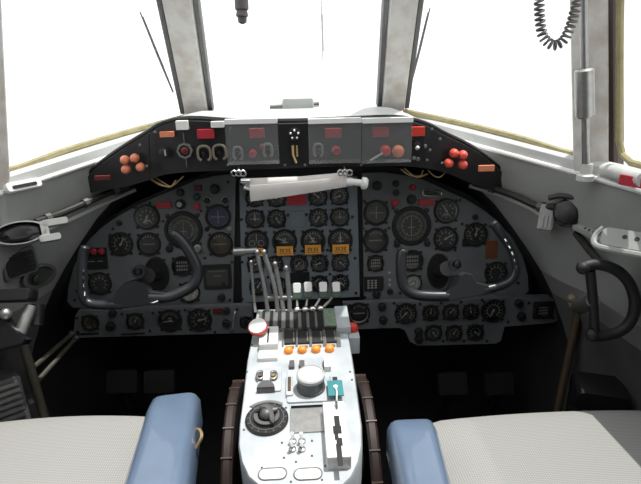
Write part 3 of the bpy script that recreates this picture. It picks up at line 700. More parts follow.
# ------------------------------------------------------------------ white roller strip under the glareshield
RLY = 1.30
rp_ = lambda x, y, dy=0.0: atY(x, y, RLY+dy)
RB = thing('roller_blind', 'white rolled strip hanging askew under the glareshield between two ring brackets', 'roller blind', rp_(297, 188))
MB().tube([rp_(246, 183.5, .012), rp_(300, 181.5, .012), rp_(346, 177, .012)], [.0135, .0135, .0125], 14).build('roller', 'white_paper', RB)
fl_t = [rp_(x, y, -.004) for x, y in ((249.5, 185.5), (280, 183.5), (315, 180.5), (347, 176.5))]; fl_b = [rp_(x, y, -.004) for x, y in ((250.5, 201.5), (280, 197.5), (315, 192), (348, 186.5))]
mid = [(p+q)/2+A(0, -.004, 0) for p, q in zip(fl_t, fl_b)]
MB().solid_grid([fl_t, mid, fl_b], (0, .006, 0)).build('flap', 'white_paper', RB)
MB().tube([rp_(346, 181.5), rp_(352, 182), rp_(353, 182), rp_(361, 183), rp_(362, 183), rp_(366, 183.5), rp_(367.5, 183.7)], [.011, .011, .009, .009, .016, .016, .012], 14).build('end_knob', 'white', RB)
MB().tube([rp_(241, 181), rp_(250, 181.5)], [.008, .010], 10).tube([rp_(244, 187), rp_(250, 189)], .006, 8).build('end_clip', 'chrome', RB)
for cx, cy, lb in ((238.5, 173.5, 'triple chrome ring bracket at the left end of the white strip'), (345, 172.8, 'triple chrome ring bracket at the right end of the white strip')):
    rr = thing('ring_bracket', lb, 'bracket', rp_(cx, cy, -.01)); fr = FR(tuple(rp_(cx, cy, -.01)), (1, 0, 0), (0, 0, 1)); k = 1.32/503
    for i in (-1, 0, 1): MB().tube([fr.p(i*4.4*k+2.6*k*math.cos(t), 2.7*k*math.sin(t), .001*i) for t in np.linspace(0, 2*math.pi, 15)[:-1]], .0021, 7, True).build('ring', 'chrome', rr)
    MB().tube([fr.p(0, 2*k, 0), fr.p(0, 5*k, -.03)], .003, 6).build('hook', 'chrome', rr)
# loose wires under the glareshield
def wires(label, runs, mt='brass'):
    t = thing('loose_wire', label, 'wire', runs[0][0])
    for r_ in runs: MB().tube(smooth_poly(r_, 5), .0022, 6).build('strand', mt, t)
P3 = lambda x, y: atY(x, y, 1.40)
wires('bare yellowish wires dangling under the left end of the glareshield', [[P3(150, 177), P3(158, 183), P3(170, 187), P3(176, 180)], [P3(152, 175), P3(164, 183), P3(172, 186), P3(184, 176)], [P3(150, 179), P3(160, 185), P3(169, 187)]])
wires('bare brown wires looping under the right end of the glareshield', [[P3(401, 169), P3(409, 175), P3(420, 176), P3(423, 170)], [P3(428, 170), P3(434, 176), P3(440, 177), P3(446, 172)], [P3(404, 168), P3(416, 177), P3(428, 174)]])

# ------------------------------------------------------------------ yokes
def yoke(label, horn_in, horn_out, body_px, bush, boot_px, s, notches):
    Y0 = 1.335; t6 = math.radians(14); o = atY(*bush, Y0)
    YK = FR(tuple(o), (1, 0, 0), (0, math.sin(t6), math.cos(t6)))
    Y = thing('control_yoke', label, 'control yoke', o)
    q = lambda x, y, c=0.0: YK.p(*YK.px(x, y, c), c)
    ph = smooth_poly([q(*p) for p in horn_in], 7)
    rr = [.0155]*len(ph); rr[0] = .010; rr[1] = .014
    MB().tube(ph, rr, 14).build('inner_horn', 'yoke_grey', Y)
    ph = smooth_poly([q(*p) for p in horn_out], 7)
    rr = [.013]*len(ph); rr[0] = .008
    MB().tube(ph, rr, 14).build('outer_horn', 'yoke_grey', Y)
    bo = MB()
    bo.prism(YK, poly_px(YK, body_px), -.016, .012, .006); bo.build('hub_body', 'yoke_grey', Y)
    a, b = YK.px(*bush, .012)
    bu = MB().ring(YK, a, b, [(.019, .004), (.019, .022), (.013, .022), (.013, .004)], 20).build('hub_bush', 'yoke_grey', Y)
    MB().lathe(YK, a, b, [(.009, .006), (.009, .020), (.006, .024)], 14).build('bolt', 'bezel', bu)
    tgt = MP.p(*MP.px(*boot_px), .0); st_ = q((body_px[0][0]+body_px[2][0])/2, (body_px[0][1]+body_px[2][1])/2)
    st_ = q(bush[0]+s*8, bush[1]+4, -.012)
    MB().tube([st_, st_*.5+tgt*.5, tgt], [.022, .019, .019], 16).build('column', 'black_rubber', Y)
    for p0, p1 in notches:
        c = q(*p0, .013); d = q(*p1, .013); MB().tube([c, (c+d)/2+A(0, -.004, 0), d], .0028, 6).build('grip_notch', 'chrome', Y)
    return Y
yoke('dark left control yoke in front of the left instrument panel', [(172, 232), (181, 240), (189, 251), (196, 265), (197.5, 276), (192, 286), (182, 292), (168, 297), (150, 297)],
     [(86, 246), (83, 256), (82, 270), (82, 286), (84, 298), (90, 303.5), (104, 305), (122, 305)],
     [(114, 300), (118, 290), (126, 282), (136, 279), (146, 283), (152, 291), (166, 292), (164, 301), (140, 306), (116, 309)], (139, 271.5), (157, 275), 1,
     [((84, 270), (84, 273)), ((83.5, 276), (83.5, 280)), ((84, 284), (84.5, 289)), ((85, 292), (86, 298)), ((150, 303), (158, 301))])
yoke('dark right control yoke in front of the right instrument panel', [(404, 249), (401.5, 256), (401, 268), (402, 280), (406, 289), (416, 294.5), (432, 296), (448, 296)],
     [(492, 222), (500, 232), (508, 244), (514, 257), (516, 270), (511, 280), (500, 286), (484, 290)],
     [(440, 300), (444, 292), (449, 288), (452, 277), (464, 272), (472, 274), (476, 282), (488, 285), (490, 292), (470, 297), (452, 300)], (455.5, 264.5), (438.5, 272), -1,
     [((505, 239), (506.5, 242)), ((509, 246), (510.5, 249)), ((512, 252), (513, 256)), ((514.5, 259), (515, 263)), ((515.5, 266), (515.5, 270))])
for b_ in ():
    pass

# ------------------------------------------------------------------ pedestal
sl = math.atan2(.06, .5)
PD = FR((0, 1.2, .66), (1, 0, 0), (0, math.cos(sl), math.sin(sl)))
out = [(257, 309), (252, 335), (247, 360), (243, 395), (239, 425), (238, 445), (241, 462), (248, 477), (262, 489), (300, 492), (340, 489), (352, 477), (359, 462), (362.5, 445), (362, 425), (358, 395), (353, 360), (348.5, 333), (345, 308)]
pc = PD.p(*PD.px(300, 400))
PED = thing('centre_pedestal', 'white painted centre pedestal of levers and knobs between the seats', 'pedestal', A(pc[0], pc[1], 0))
MB().prism(PD, poly_px(PD, out, 0, 0), -.5, 0, .006).build('pedestal_body', 'pedestal_paint', PED)
def pbox(parent, x0, x1, y0, y1, c0, c1, mt, name, r=0, ch=0, label=None, fr=PD, base=0.0):
    a0, b0 = fr.px(x0, y1, base); a1, b1 = fr.px(x1, y0, base)
    return MB().box(fr, a0, a1, b0, b1, c0, c1, r, ch).build(name, mt, parent, label)
# lever quadrant with slots
qd = pbox(PED, 258, 338, 312, 333, 0, .012, 'lever_grey', 'lever_quadrant', .004, .002)
for i in range(8):
    x = 263.5+i*8.1
    pbox(qd, x-2.2, x+2.2, 314.5, 332, .0122, .0135, 'black', 'lever_slot')
pbox(PED, 325, 335.5, 313, 331, .0125, .016, 'green_plate', 'quadrant_plate', .002, label='pale green plate')
pbox(PED, 337, 347, 311, 334, 0, .018, 'pedestal_paint', 'end_cheek', .004, .003)
# tall grey levers (they lean away, top at photo spot on their own plane)
for (xb, yb), (xm, ym), (xt, yt), r_ in (((256, 316), (254, 300), (251, 262), .0042), ((268, 315), (264, 285), (257, 252), .0058), ((278, 315), (274, 285), (264, 252), .0062), ((283.5, 315), (281, 295), (275, 264), .0062), ((290, 315), (289, 295), (286, 268), .0062)):
    B0 = PD.p(*PD.px(xb, yb), .012); Y_ = B0[1]
    pts = smooth_poly([B0, atY(xm, ym, Y_+.015), atY(xt, yt, Y_+.03)], 5)
    lv = MB().tube(pts, [r_*1.15]+[r_]*(len(pts)-2)+[r_*.8], 8, flat=.6).build('tall_lever', 'lever_grey', PED, 'tall grey lever')
    MB().ball(pts[-1], r_*1.25, 10, 6).build('lever_tip', 'steel', lv)
MB().tube([atY(266, 298, 1.265), atY(293, 297.5, 1.265)], .005, 8).build('lever_crossbar', 'steel', PED)
h0 = atY(234, 252, 1.31); h1 = atY(257, 250, 1.31)
MB().tube([h0, h0*.6+h1*.4, h0*.4+h1*.6, h1], [.012, .012, .008, .008], 10).build('lever_handle', 'steel', PED)
# four throttles with white and green knobs
for (xb, yb), (xt, yt) in (((297.5, 315), (297, 289)), ((305.5, 314.5), (308, 288)), ((313, 314), (323, 288)), ((321, 313.5), (336, 288))):
    B0 = PD.p(*PD.px(xb, yb), .012); Y_ = B0[1]; T0 = atY(xt, yt+5, Y_+.03); K = atY(xt, yt-1, Y_+.03)
    tl = MB().tube([B0, B0*.5+T0*.5+A(0, -.003, 0), T0], [.0045, .0035, .0035], 8).build('throttle_lever', 'steel', PED)
    MB().ball(B0+A(0, -.004, .005), .0105, 12, 8).build('lever_collar', 'chrome', tl)
    KF = FR(tuple(K), (1, 0, 0), (0, .45, 1))
    MB().box(KF, -.0128, .0128, -.030, .002, -.010, .011, .005, .003).build('knob_skirt', 'green_knob', tl, 'dark green knob skirt')
    MB().box(KF, -.011, .011, -.014, .014, -.006, .012, .005, .003).build('knob', 'white', tl, 'white knob')
# four dark windows with orange buttons
for i in range(4):
    x = 290+i*13.7; y = 338.6-i*.5
    w_ = pbox(PED, x-5.6, x+5.6, y-7, y+6.5, 0, .005, 'face', 'indicator_window', .002, .001)
    a, b = PD.px(x, y); k = PD.scale(x, y); MB().prism(PD, [(a+3.2*k, b-8*k), (a+4.5*k, b-8*k), (a+4.5*k, b+8*k), (a+3.2*k, b+8*k)], .0052, .0058).build('window_marking', 'mark_dim', w_)
    knob(PED, PD, x-1.5, 352-i*.6, 4.6, mt='orange', name='push_button', h=.014, dome=True, label='orange button')
    pbox(PED, x-4, x+4, 347-i*.6, 349-i*.6, 0, .004, 'brass', 'lamp_strip')
for i in range(5): pbox(PED, 282.4+i*13.7, 284+i*13.7, 331, 347, 0, .007, 'steel', 'divider_rib')
# white lever with red edged disc
lb0 = PD.p(*PD.px(271, 343)); brk = pbox(PED, 259, 279, 333, 352, 0, .022, 'white', 'lever_bracket', .003, .002)
pbox(brk, 267.5, 270, 336, 350, .0222, .024, 'black', 'lever_slot')
pbox(PED, 258, 278, 353, 362, 0, .010, 'white', 'bracket_foot', .002, .002)
c = PD.p(*PD.px(259, 340), .04)
MB().tube([PD.p(*PD.px(268, 340), .012), c], .006, 8).build('disc_stem', 'white', PED)
dn = CAM-c; dn = dn/np.linalg.norm(dn)*.6+A(-.2, 0, .75); DF = frame_dir(c, dn, (0, 1, 0))
dsk = MB().lathe(DF, 0, 0, [(.014, -.008), (.0235, -.006), (.0245, -.001), (.0245, .003)], 24).build('control_disc', 'red_bright', PED, 'red edged disc')
MB().lathe(DF, 0, 0, [(.0225, .0028), (.022, .006), (.014, .0085)], 24).build('disc_cap', 'white', dsk, 'white disc cap')
# red button on a bracket off the right side
a, b = PD.px(353, 333)
rbk = MB().box(PD, a-.012, a+.016, b-.02, b+.014, -.05, -.002, .004, .002).build('side_bracket', 'pedestal_paint', PED)
knob(PED, PD, 353, 330, 5.2, base=-.002, mt='red_bright', name='push_button', h=.02, dome=True, label='red button')
# trim indicator: white frame with two small crescents and a dark half disc
fr_ = pbox(PED, 257, 282, 368, 393, 0, .004, 'pedestal_paint', 'indicator_frame', .004, .001)
for x, e in ((260.5, 1), (273.5, -1)):
    a, b = PD.px(x, 378); k = PD.scale(x, 378)
    MB().tube([PD.p(a+3.5*k*math.cos(t), b+6*k*math.sin(t), .008) for t in np.linspace(0, 2*math.pi, 15)[:-1]], .003, 7, True).build('crescent_ring', 'steel', fr_)
    MB().lathe(PD, a, b, [(2.2*k, .004), (2.2*k, .010)], 10).build('knob', 'brass' if e < 0 else 'frame_metal', fr_)
a, b = PD.px(266, 393); k = PD.scale(266, 393)
MB().prism(PD, [(a+9*k*math.cos(t), b+11*k*math.sin(t)) for t in np.linspace(0, math.pi, 14)], .002, .016, .002).build('half_knob', 'frame_metal', PED)
MB().prism(PD, rrect(a-3.5*k, a+3.5*k, b+10*k, b+24*k, .002), .004, .018, .002).build('centre_tab', 'white', PED)
# big cylinder knob
a, b = PD.px(311, 389); k = PD.scale(311, 389); Rk = 14*k
pbox(PED, 287, 338, 368, 404, 0, .004, 'pedestal_paint', 'knob_base_plate', .006, .001)
bk_ = MB().lathe(PD, a, b, [(Rk*1.02, 0), (Rk*1.02, .010), (Rk*.95, .012), (Rk*.95, .034)], 30).build('rotary_drum', 'frame_metal', PED)
MB().lathe(PD, a, b, [(Rk*1.0, .034), (Rk*1.0, .041), (Rk*.9, .044), (Rk*.86, .042)], 30).build('drum_cap', 'sill_grey', bk_, 'light grey cap')
for x in (289.5, 335.5):
    pbox(PED, x-3.5, x+3.5, 377, 398, 0, .008, 'pedestal_paint', 'slot_frame', .003, .001); pbox(PED, x-1.6, x+1.6, 380, 394, .0082, .0095, 'copper_pipe' if x < 300 else 'face', 'slider_slot')
for x in (292, 302, 326): pbox(PED, x-2.5, x+2.5, 364, 371, 0, .012, 'frame_metal', 'clip', .001, .001)
pbox(PED, 324.5, 330, 361, 373, 0, .018, 'white', 'upright_tab', .001, .001)
# teal tag and its hook
tq = pbox(PED, 328.5, 342, 386, 402, .014, .017, 'teal', 'tag', .001, .0005, 'teal tag')
a, b = PD.px(335.5, 393); MB().ring(PD, a, b, [(.005, .017), (.005, .019), (.0025, .019), (.0025, .017)], 12).build('eyelet', 'white', tq)
MB().tube(smooth_poly([PD.p(a, b, .018), PD.p(a+.001, b-.02, .022), PD.p(a, b-.035, .012), PD.p(a, b-.04, 0)], 4), .002, 7).build('tag_cord', 'white', tq)
# the rotary dial with a bird shaped knob
a, b = PD.px(267, 420); k = PD.scale(267, 420); R = 21.5*k
dl = MB().lathe(PD, a, b, [(R, 0), (R, .005), (R*.95, .007)], 36).build('rotary_dial', 'bezel', PED)
MB().ring(PD, a, b, [(R*.80, .007), (R*.80, .0085), (R*.76, .0085), (R*.76, .007)], 32).ring(PD, a, b, [(R*.60, .007), (R*.60, .014), (R*.42, .014), (R*.42, .007)], 28).build('dial_ring', 'frame_metal', dl)
MB().ball(PD.p(a, b, .014), .015, 14, 8).tube(smooth_poly([PD.p(a-.022, b+.012, .016), PD.p(a-.008, b+.012, .022), PD.p(a+.006, b+.004, .024), PD.p(a+.014, b-.026, .016)], 5), [.006]*5+[.008]*6+[.006]*4+[.002], 8).tube([PD.p(a-.004, b, .02), PD.p(a+.022, b+.008, .02)], [.008, .004], 8).build('pointer_knob', 'frame_metal', dl)
mk = MB()
for i in range(16):
    t = math.radians(22.5*i); mk.prism(PD, [(a+R*(rr*math.cos(t)-w_*math.sin(t)), b+R*(rr*math.sin(t)+w_*math.cos(t))) for rr, w_ in ((.82, -.015), (.93, -.015), (.93, .015), (.82, .015))], .0072, .0078)
mk.build('dial_marking', 'mark_dim', dl)
arc = [(a+R*rr*math.cos(math.radians(t)), b+R*rr*math.sin(math.radians(t))) for rr, ts in ((1.08, range(50, 136, 8)), (1.24, range(135, 49, -8))) for t in ts]
MB().prism(PD, arc, 0, .003, .0005).build('arc_placard', 'lever_grey', PED)
# inset plate, gate, toggles, placards
pbox(PED, 290, 324, 408, 434, 0, .003, 'steel', 'cover_plate', .001, .001)
pbox(PED, 291, 333, 406.5, 408, 0, .006, 'bezel', 'plate_hinge')
gt = pbox(PED, 327, 344, 412, 470, 0, .030, 'white', 'lever_gate', .002, .002)
for x0, x1, y0, y1 in ((335, 339, 416, 428), (333.5, 341, 426, 434), (335, 338, 432, 440), (337, 342, 438, 446), (338, 341, 444, 466)):
    a0, b0 = PD.px(x0, y1, .03); a1, b1 = PD.px(x1, y0, .03); MB().box(PD, a0, a1, b0, b1, .0301, .0312).build('gate_slot', 'black', gt)
a, b = PD.px(337, 412, .03); MB().tube([PD.p(a, b, .02), PD.p(a, b+.02, .04)], .003, 8).build('gate_lever', 'steel', gt)
for x, y in ((293, 442), (302, 442), (292.5, 450), (302, 450)):
    a, b = PD.px(x, y); tg = MB().lathe(PD, a, b, [(.007, 0), (.007, .004), (.004, .006)], 12).build('toggle_switch', 'steel', PED)
    MB().tube([PD.p(a, b, .004), PD.p(a-.001, b-.003, .026)], [.0025, .0042], 8).build('toggle', 'chrome', tg)
for x in (272.5, 308):
    a, b = PD.px(x, 474); k = PD.scale(x, 474)
    pl_ = MB().tube([PD.p(u, v, .001) for u, v in rrect(a-14*k, a+14*k, b-7*k, b+7*k, 6.5*k)], .0012, 6, True).build('oval_placard', 'lever_grey', PED)
    MB().box(PD, a-13*k, a+13*k, b-6*k, b+6*k, .0001, .0010, 5.5*k).build('placard_face', 'white', pl_)
screws(PED, PD, [(282, 443), (312, 441), (284, 458), (296, 462), (312, 456), (262, 468), (291, 482), (322, 480), (286, 408), (244, 430), (252, 345), (350, 372), (352, 380), (247, 372), (322, 407), (325, 466)], r=1.1, mt='frame_metal')
# trim wheels
WX = {-1: -.157, 1: .130}
for s, lb in ((-1, 'dark brown segmented trim wheel on the left of the pedestal'), (1, 'dark brown segmented trim wheel on the right of the pedestal')):
    WFm = FR((WX[s], .93, .44), (0, 1, 0), (0, 0, 1)); WFm.n = A(1, 0, 0)
    tw = thing('trim_wheel', lb, 'trim wheel', (WX[s], .93, .44))
    Rw = .195; MB().ring(WFm, 0, 0, [(Rw, -.0105), (Rw+.004, -.006), (Rw+.004, .006), (Rw, .0105), (Rw-.03, .008), (Rw-.03, -.008)], 48).build('rim', 'brown_wheel', tw)
    for i in range(22):
        t = 2*math.pi*i/22; d = A(0, math.cos(t), math.sin(t)); c = A(WX[s], .93, .44)
        e = A(0, -math.sin(t), math.cos(t)); fr = FR(tuple(c+d*(Rw+.0025)), (1, 0, 0), tuple(e))
        MB().box(fr, -.0107, .0107, -.0012, .0012, -.004, .002).build('rim_notch', 'brown_notch', tw)
    MB().lathe(WFm, 0, 0, [(Rw-.025, -.005), (Rw-.025, .005)], 36).build('web', 'black', tw)
    MB().lathe(WFm, 0, 0, [(.03, -.014), (.03, .014)], 18).build('hub', 'frame_metal', tw)

# ------------------------------------------------------------------ seats
def seat(s, label):
    X0, X1 = (-.80, -.315) if s < 0 else (.262, .80)
    Yf = 1.012 if s < 0 else .942
    t = thing('pilot_seat', label, 'seat', ((X0+X1)/2, .65, 0))
    rows = []
    nx, ny = 14, 14
    for j in range(ny+1):
        v = j/ny; r_ = []
        for i in range(nx+1):
            u = i/nx; e = min(u, 1-u); ez = .010*(1-min(1, e/.10))**2; fz = .018*(1-min(1, v/.08))**2
            r_.append(A(X0+(X1-X0)*u, Yf-(.016 if s < 0 else .005)*(2*u-1)**2-.55*v, .56-ez-fz+.006*math.sin(math.pi*u)+.012*v))
        rows.append(r_)
    MB().solid_grid(rows, (0, 0, -.10)).build('cushion', 'seat_cloth', t, sharp=60)
    fr = FR(((X0+X1)/2, .7, 0), (1, 0, 0), (0, 1, 0)); hw = (X1-X0)/2-.03
    MB().box(fr, -hw, hw, -.27, .22, .38, .445, .02, .006).build('seat_pan', 'frame_metal', t)
    for i in (-1, 1):
        for j in (-.2, .18): MB().tube([fr.p(i*hw*.85, j, .02), fr.p(i*hw*.85, j, .385)], .018, 10).build('leg', 'frame_metal', t)
        MB().box(fr, i*hw*.85-.03, i*hw*.85+.03, -.32, .25, 0, .02, .004).build('floor_rail', 'bezel', t)
    # armrest on the pedestal side
    if s < 0: pts, zt = [(148, 394), (199, 388), (186, 490), (117, 490)], .645
    else: pts, zt = [(387, 417), (436, 415), (456, 490), (402, 490)], .64
    q = [atZ(x, y, zt) for x, y in pts]; dn = [(q[3]-q[0]), (q[2]-q[1])]
    rows = []
    for j in range(13):
        v = j/12; l = q[0]+dn[0]*v*1.5; r_ = q[1]+dn[1]*v*1.5; row = []
        for i in range(13):
            u = i/12; e = abs(2*u-1); fz = .008*(1-min(1, v/.05))**2
            row.append(l*(1-u)+r_*u+A(0, 0, -.022*e**7-fz))
        rows.append(row)
    ar = MB().solid_grid(rows, (0, 0, -.06)).build('armrest', 'vinyl_blue', t, sharp=60)
    c = (q[0]+q[1])/2+(dn[0]+dn[1])*.45
    MB().tube([c+A(0, 0, -.05), c+A(0, -.06, -.2)], .014, 10).tube([c+A(0, -.1, -.05), c+A(0, -.06, -.2)], .012, 10).build('armrest_bracket', 'frame_metal', t)
    if s < 0:
        p = atZ(195, 437, .615)
        hk = MB().tube(smooth_poly([p+A(-.02, 0, -.03), p+A(-.006, .016, .0), p+A(.008, .010, .008), p+A(.014, -.006, .004), p+A(.004, -.018, -.012)], 5), .0034, 7).build('strap_hook', 'brass', t, 'brass hook')
        MB().solid_grid([[p+A(-.012, -.02, -.02), p+A(-.012, .0, -.02)], [p+A(-.016, -.06, -.12), p+A(-.016, -.03, -.12)]], (.003, 0, 0)).build('strap', 'khaki', t, 'tan strap')
    return t
seat(-1, 'left pilot seat with pale woven cushion and a blue armrest, brass hook at its side')
seat(1, 'right pilot seat with pale woven cushion and shiny light blue armrest')

# ------------------------------------------------------------------ things along the side walls
def wpt(x, y, ins=.02): return onwall(x, y, ins)
def cable(label, pts, r, mt='cable', name='conduit', clips=()):
    P_ = smooth_poly([wpt(x, y, i) for x, y, i in pts], 6); t = thing(name, label, 'cable', P_[len(P_)//2])
    MB().tube(P_, r, 9).build('hose', mt, t)
    for i in clips:
        k = int(i*(len(P_)-1)); d = P_[min(k+1, len(P_)-1)]-P_[k]; d /= np.linalg.norm(d)
        MB().tube([P_[k]-d*.007, P_[k]+d*.007], r*1.45, 9).build('clip', 'frame_metal', t)
    return t
cable('dark cable conduit clipped along the left cockpit wall', [(36, 222, .02), (60, 214, .02), (86, 203, .02), (112, 192, .02), (128, 188, .03)], .009, clips=(.15, .5, .8))
cable('dark cable conduit clipped along the right cockpit wall', [(474, 183, .03), (492, 188, .02), (515, 196, .02), (538, 206, .02), (556, 207, .02)], .010, clips=(.25, .8))
# pale rails along the walls under the conduits
for s, pts in ((-1, [(40, 232), (70, 220), (105, 203), (135, 190)]), (1, [(470, 186), (500, 195), (530, 208), (548, 220)])):
    struct(MB().tube([wpt(x, y, .006) for x, y in pts], .006, 8).build('trim_rail_%s' % ('left' if s < 0 else 'right'), 'sill_grey'))
# left chrome map lamp
c = wpt(20, 233, .05); ML = thing('map_lamp', 'chrome rimmed dark oval map lamp on the left wall', 'lamp', c)
LF = frame_dir(c, CAM-c+A(.1, 0, .3))
MB().ring(LF, 0, 0, [(.060, -.012), (.062, 0), (.059, .006), (.053, .006), (.052, -.012)], 28, .48).build('rim', 'steel', ML)
MB().lathe(LF, 0, 0, [(.05, -.04), (.053, -.006), (.03, .006)], 24, .48).build('bowl', 'black_gloss', ML)
MB().box(LF, .035, .085, -.034, -.016, -.01, .012, .006, .003).box(LF, .05, .11, .004, .022, -.02, .006, .006, .003).box(LF, .045, .062, -.03, .02, -.012, .006, .004).build('mounting_clamp', 'wall_grey', ML)
# left: speaker grille, oval recess plate
c = wpt(18, 263, .012); SPK = thing('vent_grille', 'dark square grille on the left wall below the map lamp', 'grille', c)
WFl = FR(tuple(c), (.35, .93, .1), (.05, -.1, 1)); 
if WFl.n[0] < 0: WFl.n = -WFl.n
def wframe(c, s): return FR(tuple(c), A(-.62*s*(-1), .75, 0) if 0 else ((.45, .89, 0) if s < 0 else (.45, -.89, 0)), (0, .1, 1))
WFl = wframe(c, -1)
MB().box(WFl, -.048, .048, -.036, .036, -.008, .010, .012, .004).build('housing', 'frame_metal', SPK)
g = MB().box(WFl, -.038, .038, -.028, .028, .010, .013, .008)
g.build('mesh', 'black', SPK)
for i in range(5): MB().box(WFl, -.034, .034, -.024+i*.0115, -.021+i*.0115, .013, .0145).build('slat', 'bezel', SPK)
c = wpt(39, 276, .008); RC = thing('oxygen_outlet', 'dark green oval outlet plate beside the square grille on the left wall', 'outlet', c); WF2 = wframe(c, -1)
MB().ring(WF2, 0, 0, [(.05, -.004), (.05, .006), (.04, .008), (.036, -.004)], 24, .62).build('rim', 'frame_metal', RC)
MB().lathe(WF2, 0, 0, [(.042, -.004), (.042, .001), (.03, .0)], 24, .62).build('plate', 'outlet_green', RC); MB().lathe(WF2, -.012, -.004, [(.012, 0), (.012, .010), (.008, .014)], 14).build('knob', 'outlet_green', RC)
# left tiller
c = atY(10, 325, 1.09); TL = thing('steering_tiller', 'dark steering tiller with pointed handle at the left edge', 'tiller', c)
TF = FR(tuple(c), (1, 0, 0), (0, .5, .87))
MB().prism(TF, [(-.06, .038), (-.02, .038), (.0, .010), (.045, -.035), (.04, -.045), (-.03, -.060), (-.06, -.066)], -.015, .012, .006).build('handle', 'black_gloss', TL)
MB().box(TF, -.05, .044, .055, .085, -.03, .01, .008, .005).build('guard', 'black', TL)
MB().tube([TF.p(.02, -.02, -.01), TF.p(.035, .045, -.02)], .014, 10).ball(TF.p(-.005, .025, .012), .014, 12, 8).build('link', 'steel', TL)
MB().tube([TF.p(.03, .0, -.05), TF.p(.03, .05, -.05)], .02, 10).build('bearing', 'bezel', TL)
# right tiller: D shaped wheel
TY = 1.0; c = atY(600, 302, TY); TR = thing('steering_tiller', 'black D-shaped steering tiller wheel at the right edge', 'tiller', c)
q = lambda x, y, dy=0.0: atY(x, y, TY+dy)
rim = smooth_poly([q(580, 268), q(592, 264.5), q(606, 266), q(619, 272), q(629, 283), q(634.5, 298), q(634, 313), q(627, 326), q(616, 333), q(602, 336), (q(591, 336))], 6)
MB().tube(rim, [.0125]*len(rim), 12).build('rim', 'black', TR)
MB().tube([q(590, 270, .005), q(593, 300, .01), q(595, 334, .005)], .011, 10).build('spine', 'black', TR)
MB().tube([q(593, 300, .01), q(585, 304, .06), q(580, 306, .14)], [.016, .018, .02], 12).build('hub', 'frame_metal', TR)
for x, y in ((583, 268), (592, 335)): MB().ball(q(x, y, -.002), .0145, 12, 8).build('rim_end', 'black', TR)
# pipes at both sides
def pipe(label, p, mt, r=.011, fit=None):
    t = thing('pipe', label, 'pipe', p[-1]); MB().tube(p, r, 12).build('tube', mt, t)
    if fit is not None:
        for q_, rr in fit: MB().ball(q_, rr, 12, 8, (1, 1, .8)).build('fitting', 'khaki', t)
pL = [atY(19, 325, 1.17), atY(24, 345, 1.16), atY(46, 422, 1.13)]; d = (pL[2]-pL[1]); pL.append(pL[2]+d*.9); pL[-1] = pL[2]+d*((pL[2][2]-.01)/-d[2])
pipe('olive upright pipe at the left wall beside the tiller', pL, 'pipe_olive')
pR = [atY(578, 312, 1.24), atY(574, 332, 1.24), atY(556, 418, 1.20)]; d = pR[2]-pR[1]; pR.append(pR[2]+d*((pR[2][2]-.01)/-d[2]))
pipe('rusty brown upright pipe left of the right tiller', pR, 'copper_pipe', .011, [(atY(578, 304, 1.235), .026), (atY(583, 293, 1.235), .02), (atY(572, 298, 1.235), .014)])
for x0, y0, x1, y1, lb in ((76, 338, 33, 386, 'upper thin rod slanting below the left gauge strip'), (72, 334, 28, 372, 'lower thin rod slanting below the left gauge strip')):
    p0, p1 = atY(x0, y0, 1.42), atY(x1, y1, 1.22); t = thing('control_rod', lb, 'rod', p1); MB().tube([p0, p1], .007, 8).build('rod', 'pipe_olive', t); MB().ball(p0, .011, 10, 6).build('rod_end', 'frame_metal', t)
# left side louvred box
c = atY(6, 398, 1.08); LB = thing('switch_box', 'grey louvred box low at the left edge', 'box', c); BF = FR(tuple(c), (.8, .6, 0), (0, .25, 1))
MB().box(BF, -.12, .04, -.10, .045, -.10, 0, .006, .004).build('case', 'frame_metal', LB)
for i in range(6): MB().box(BF, -.11, .032, -.055+i*.016, -.047+i*.016, 0, .010, .002).build('louvre', 'lever_grey', LB)
# right: round black lamp with bracket, hose end, lettered rail, holed bracket
c = wpt(567, 213, .03); RL = thing('map_lamp', 'round black map lamp on its bracket on the right wall', 'lamp', c); RF = frame_dir(c, CAM-c+A(-.2, 0, .2))
MB().lathe(RF, 0, 0, [(.030, -.05), (.034, -.01), (.034, 0), (.026, .006)], 28, 1.1).build('shade', 'black_gloss', RL); MB().lathe(RF, 0, 0, [(.024, .0062), (.018, .009)], 20, 1.1).build('lens', 'bezel', RL)
MB().box(RF, -.07, -.03, -.05, .02, -.03, -.018, .006, .003).build('mounting_bracket', 'wall_grey', RL)
for i in range(3): MB().box(RF, -.06+i*.01, -.055+i*.01, -.045, -.012, -.018, -.014).build('bracket_rib', 'wall_grey', RL)
MB().tube(smooth_poly([RF.p(-.05, .034, 0), RF.p(-.02, .042, .006), RF.p(.02, .036, .004), RF.p(.034, .01, -.01)], 5), .007, 8).build('cable', 'cable', RL)
def bar(name, label, cat, p, q_, w_, d_, mt, holes=0):
    t = thing(name, label, cat, (p+q_)/2); MB().beam(p, q_, w_, d_, (0, -1, .5)).build('bar', mt, t); return t
b1 = bar('placard_rail', 'pale lettered rail running aft from the round lamp on the right wall', 'rail', wpt(577, 224, .02), wpt(612, 241, .02), .026, .012, 'wall_grey')
for i in range(5):
    t = .25+i*.12; p = wpt(577, 224, .034)*(1-t)+wpt(612, 241, .034)*t; MB().ball(p, .0035, 8, 6).build('rivet', 'frame_metal', b1)
hb = thing('holed_bracket', 'pale bent bracket with three round holes at the right edge', 'bracket', wpt(627, 240, .05))
HF = frame_dir(wpt(627, 240, .05), A(-.5, -.5, .6)); MB().box(HF, -.05, .06, -.022, .022, -.004, .004, .012, .002).build('plate', 'wall_grey', hb)
MB().tube(smooth_poly([HF.p(-.05, .02, 0), HF.p(-.062, 0, -.004), HF.p(-.055, -.024, 0), HF.p(-.02, -.03, .004), HF.p(.06, -.03, .004)], 5), .007, 8).build('rolled_edge', 'wall_grey', hb)
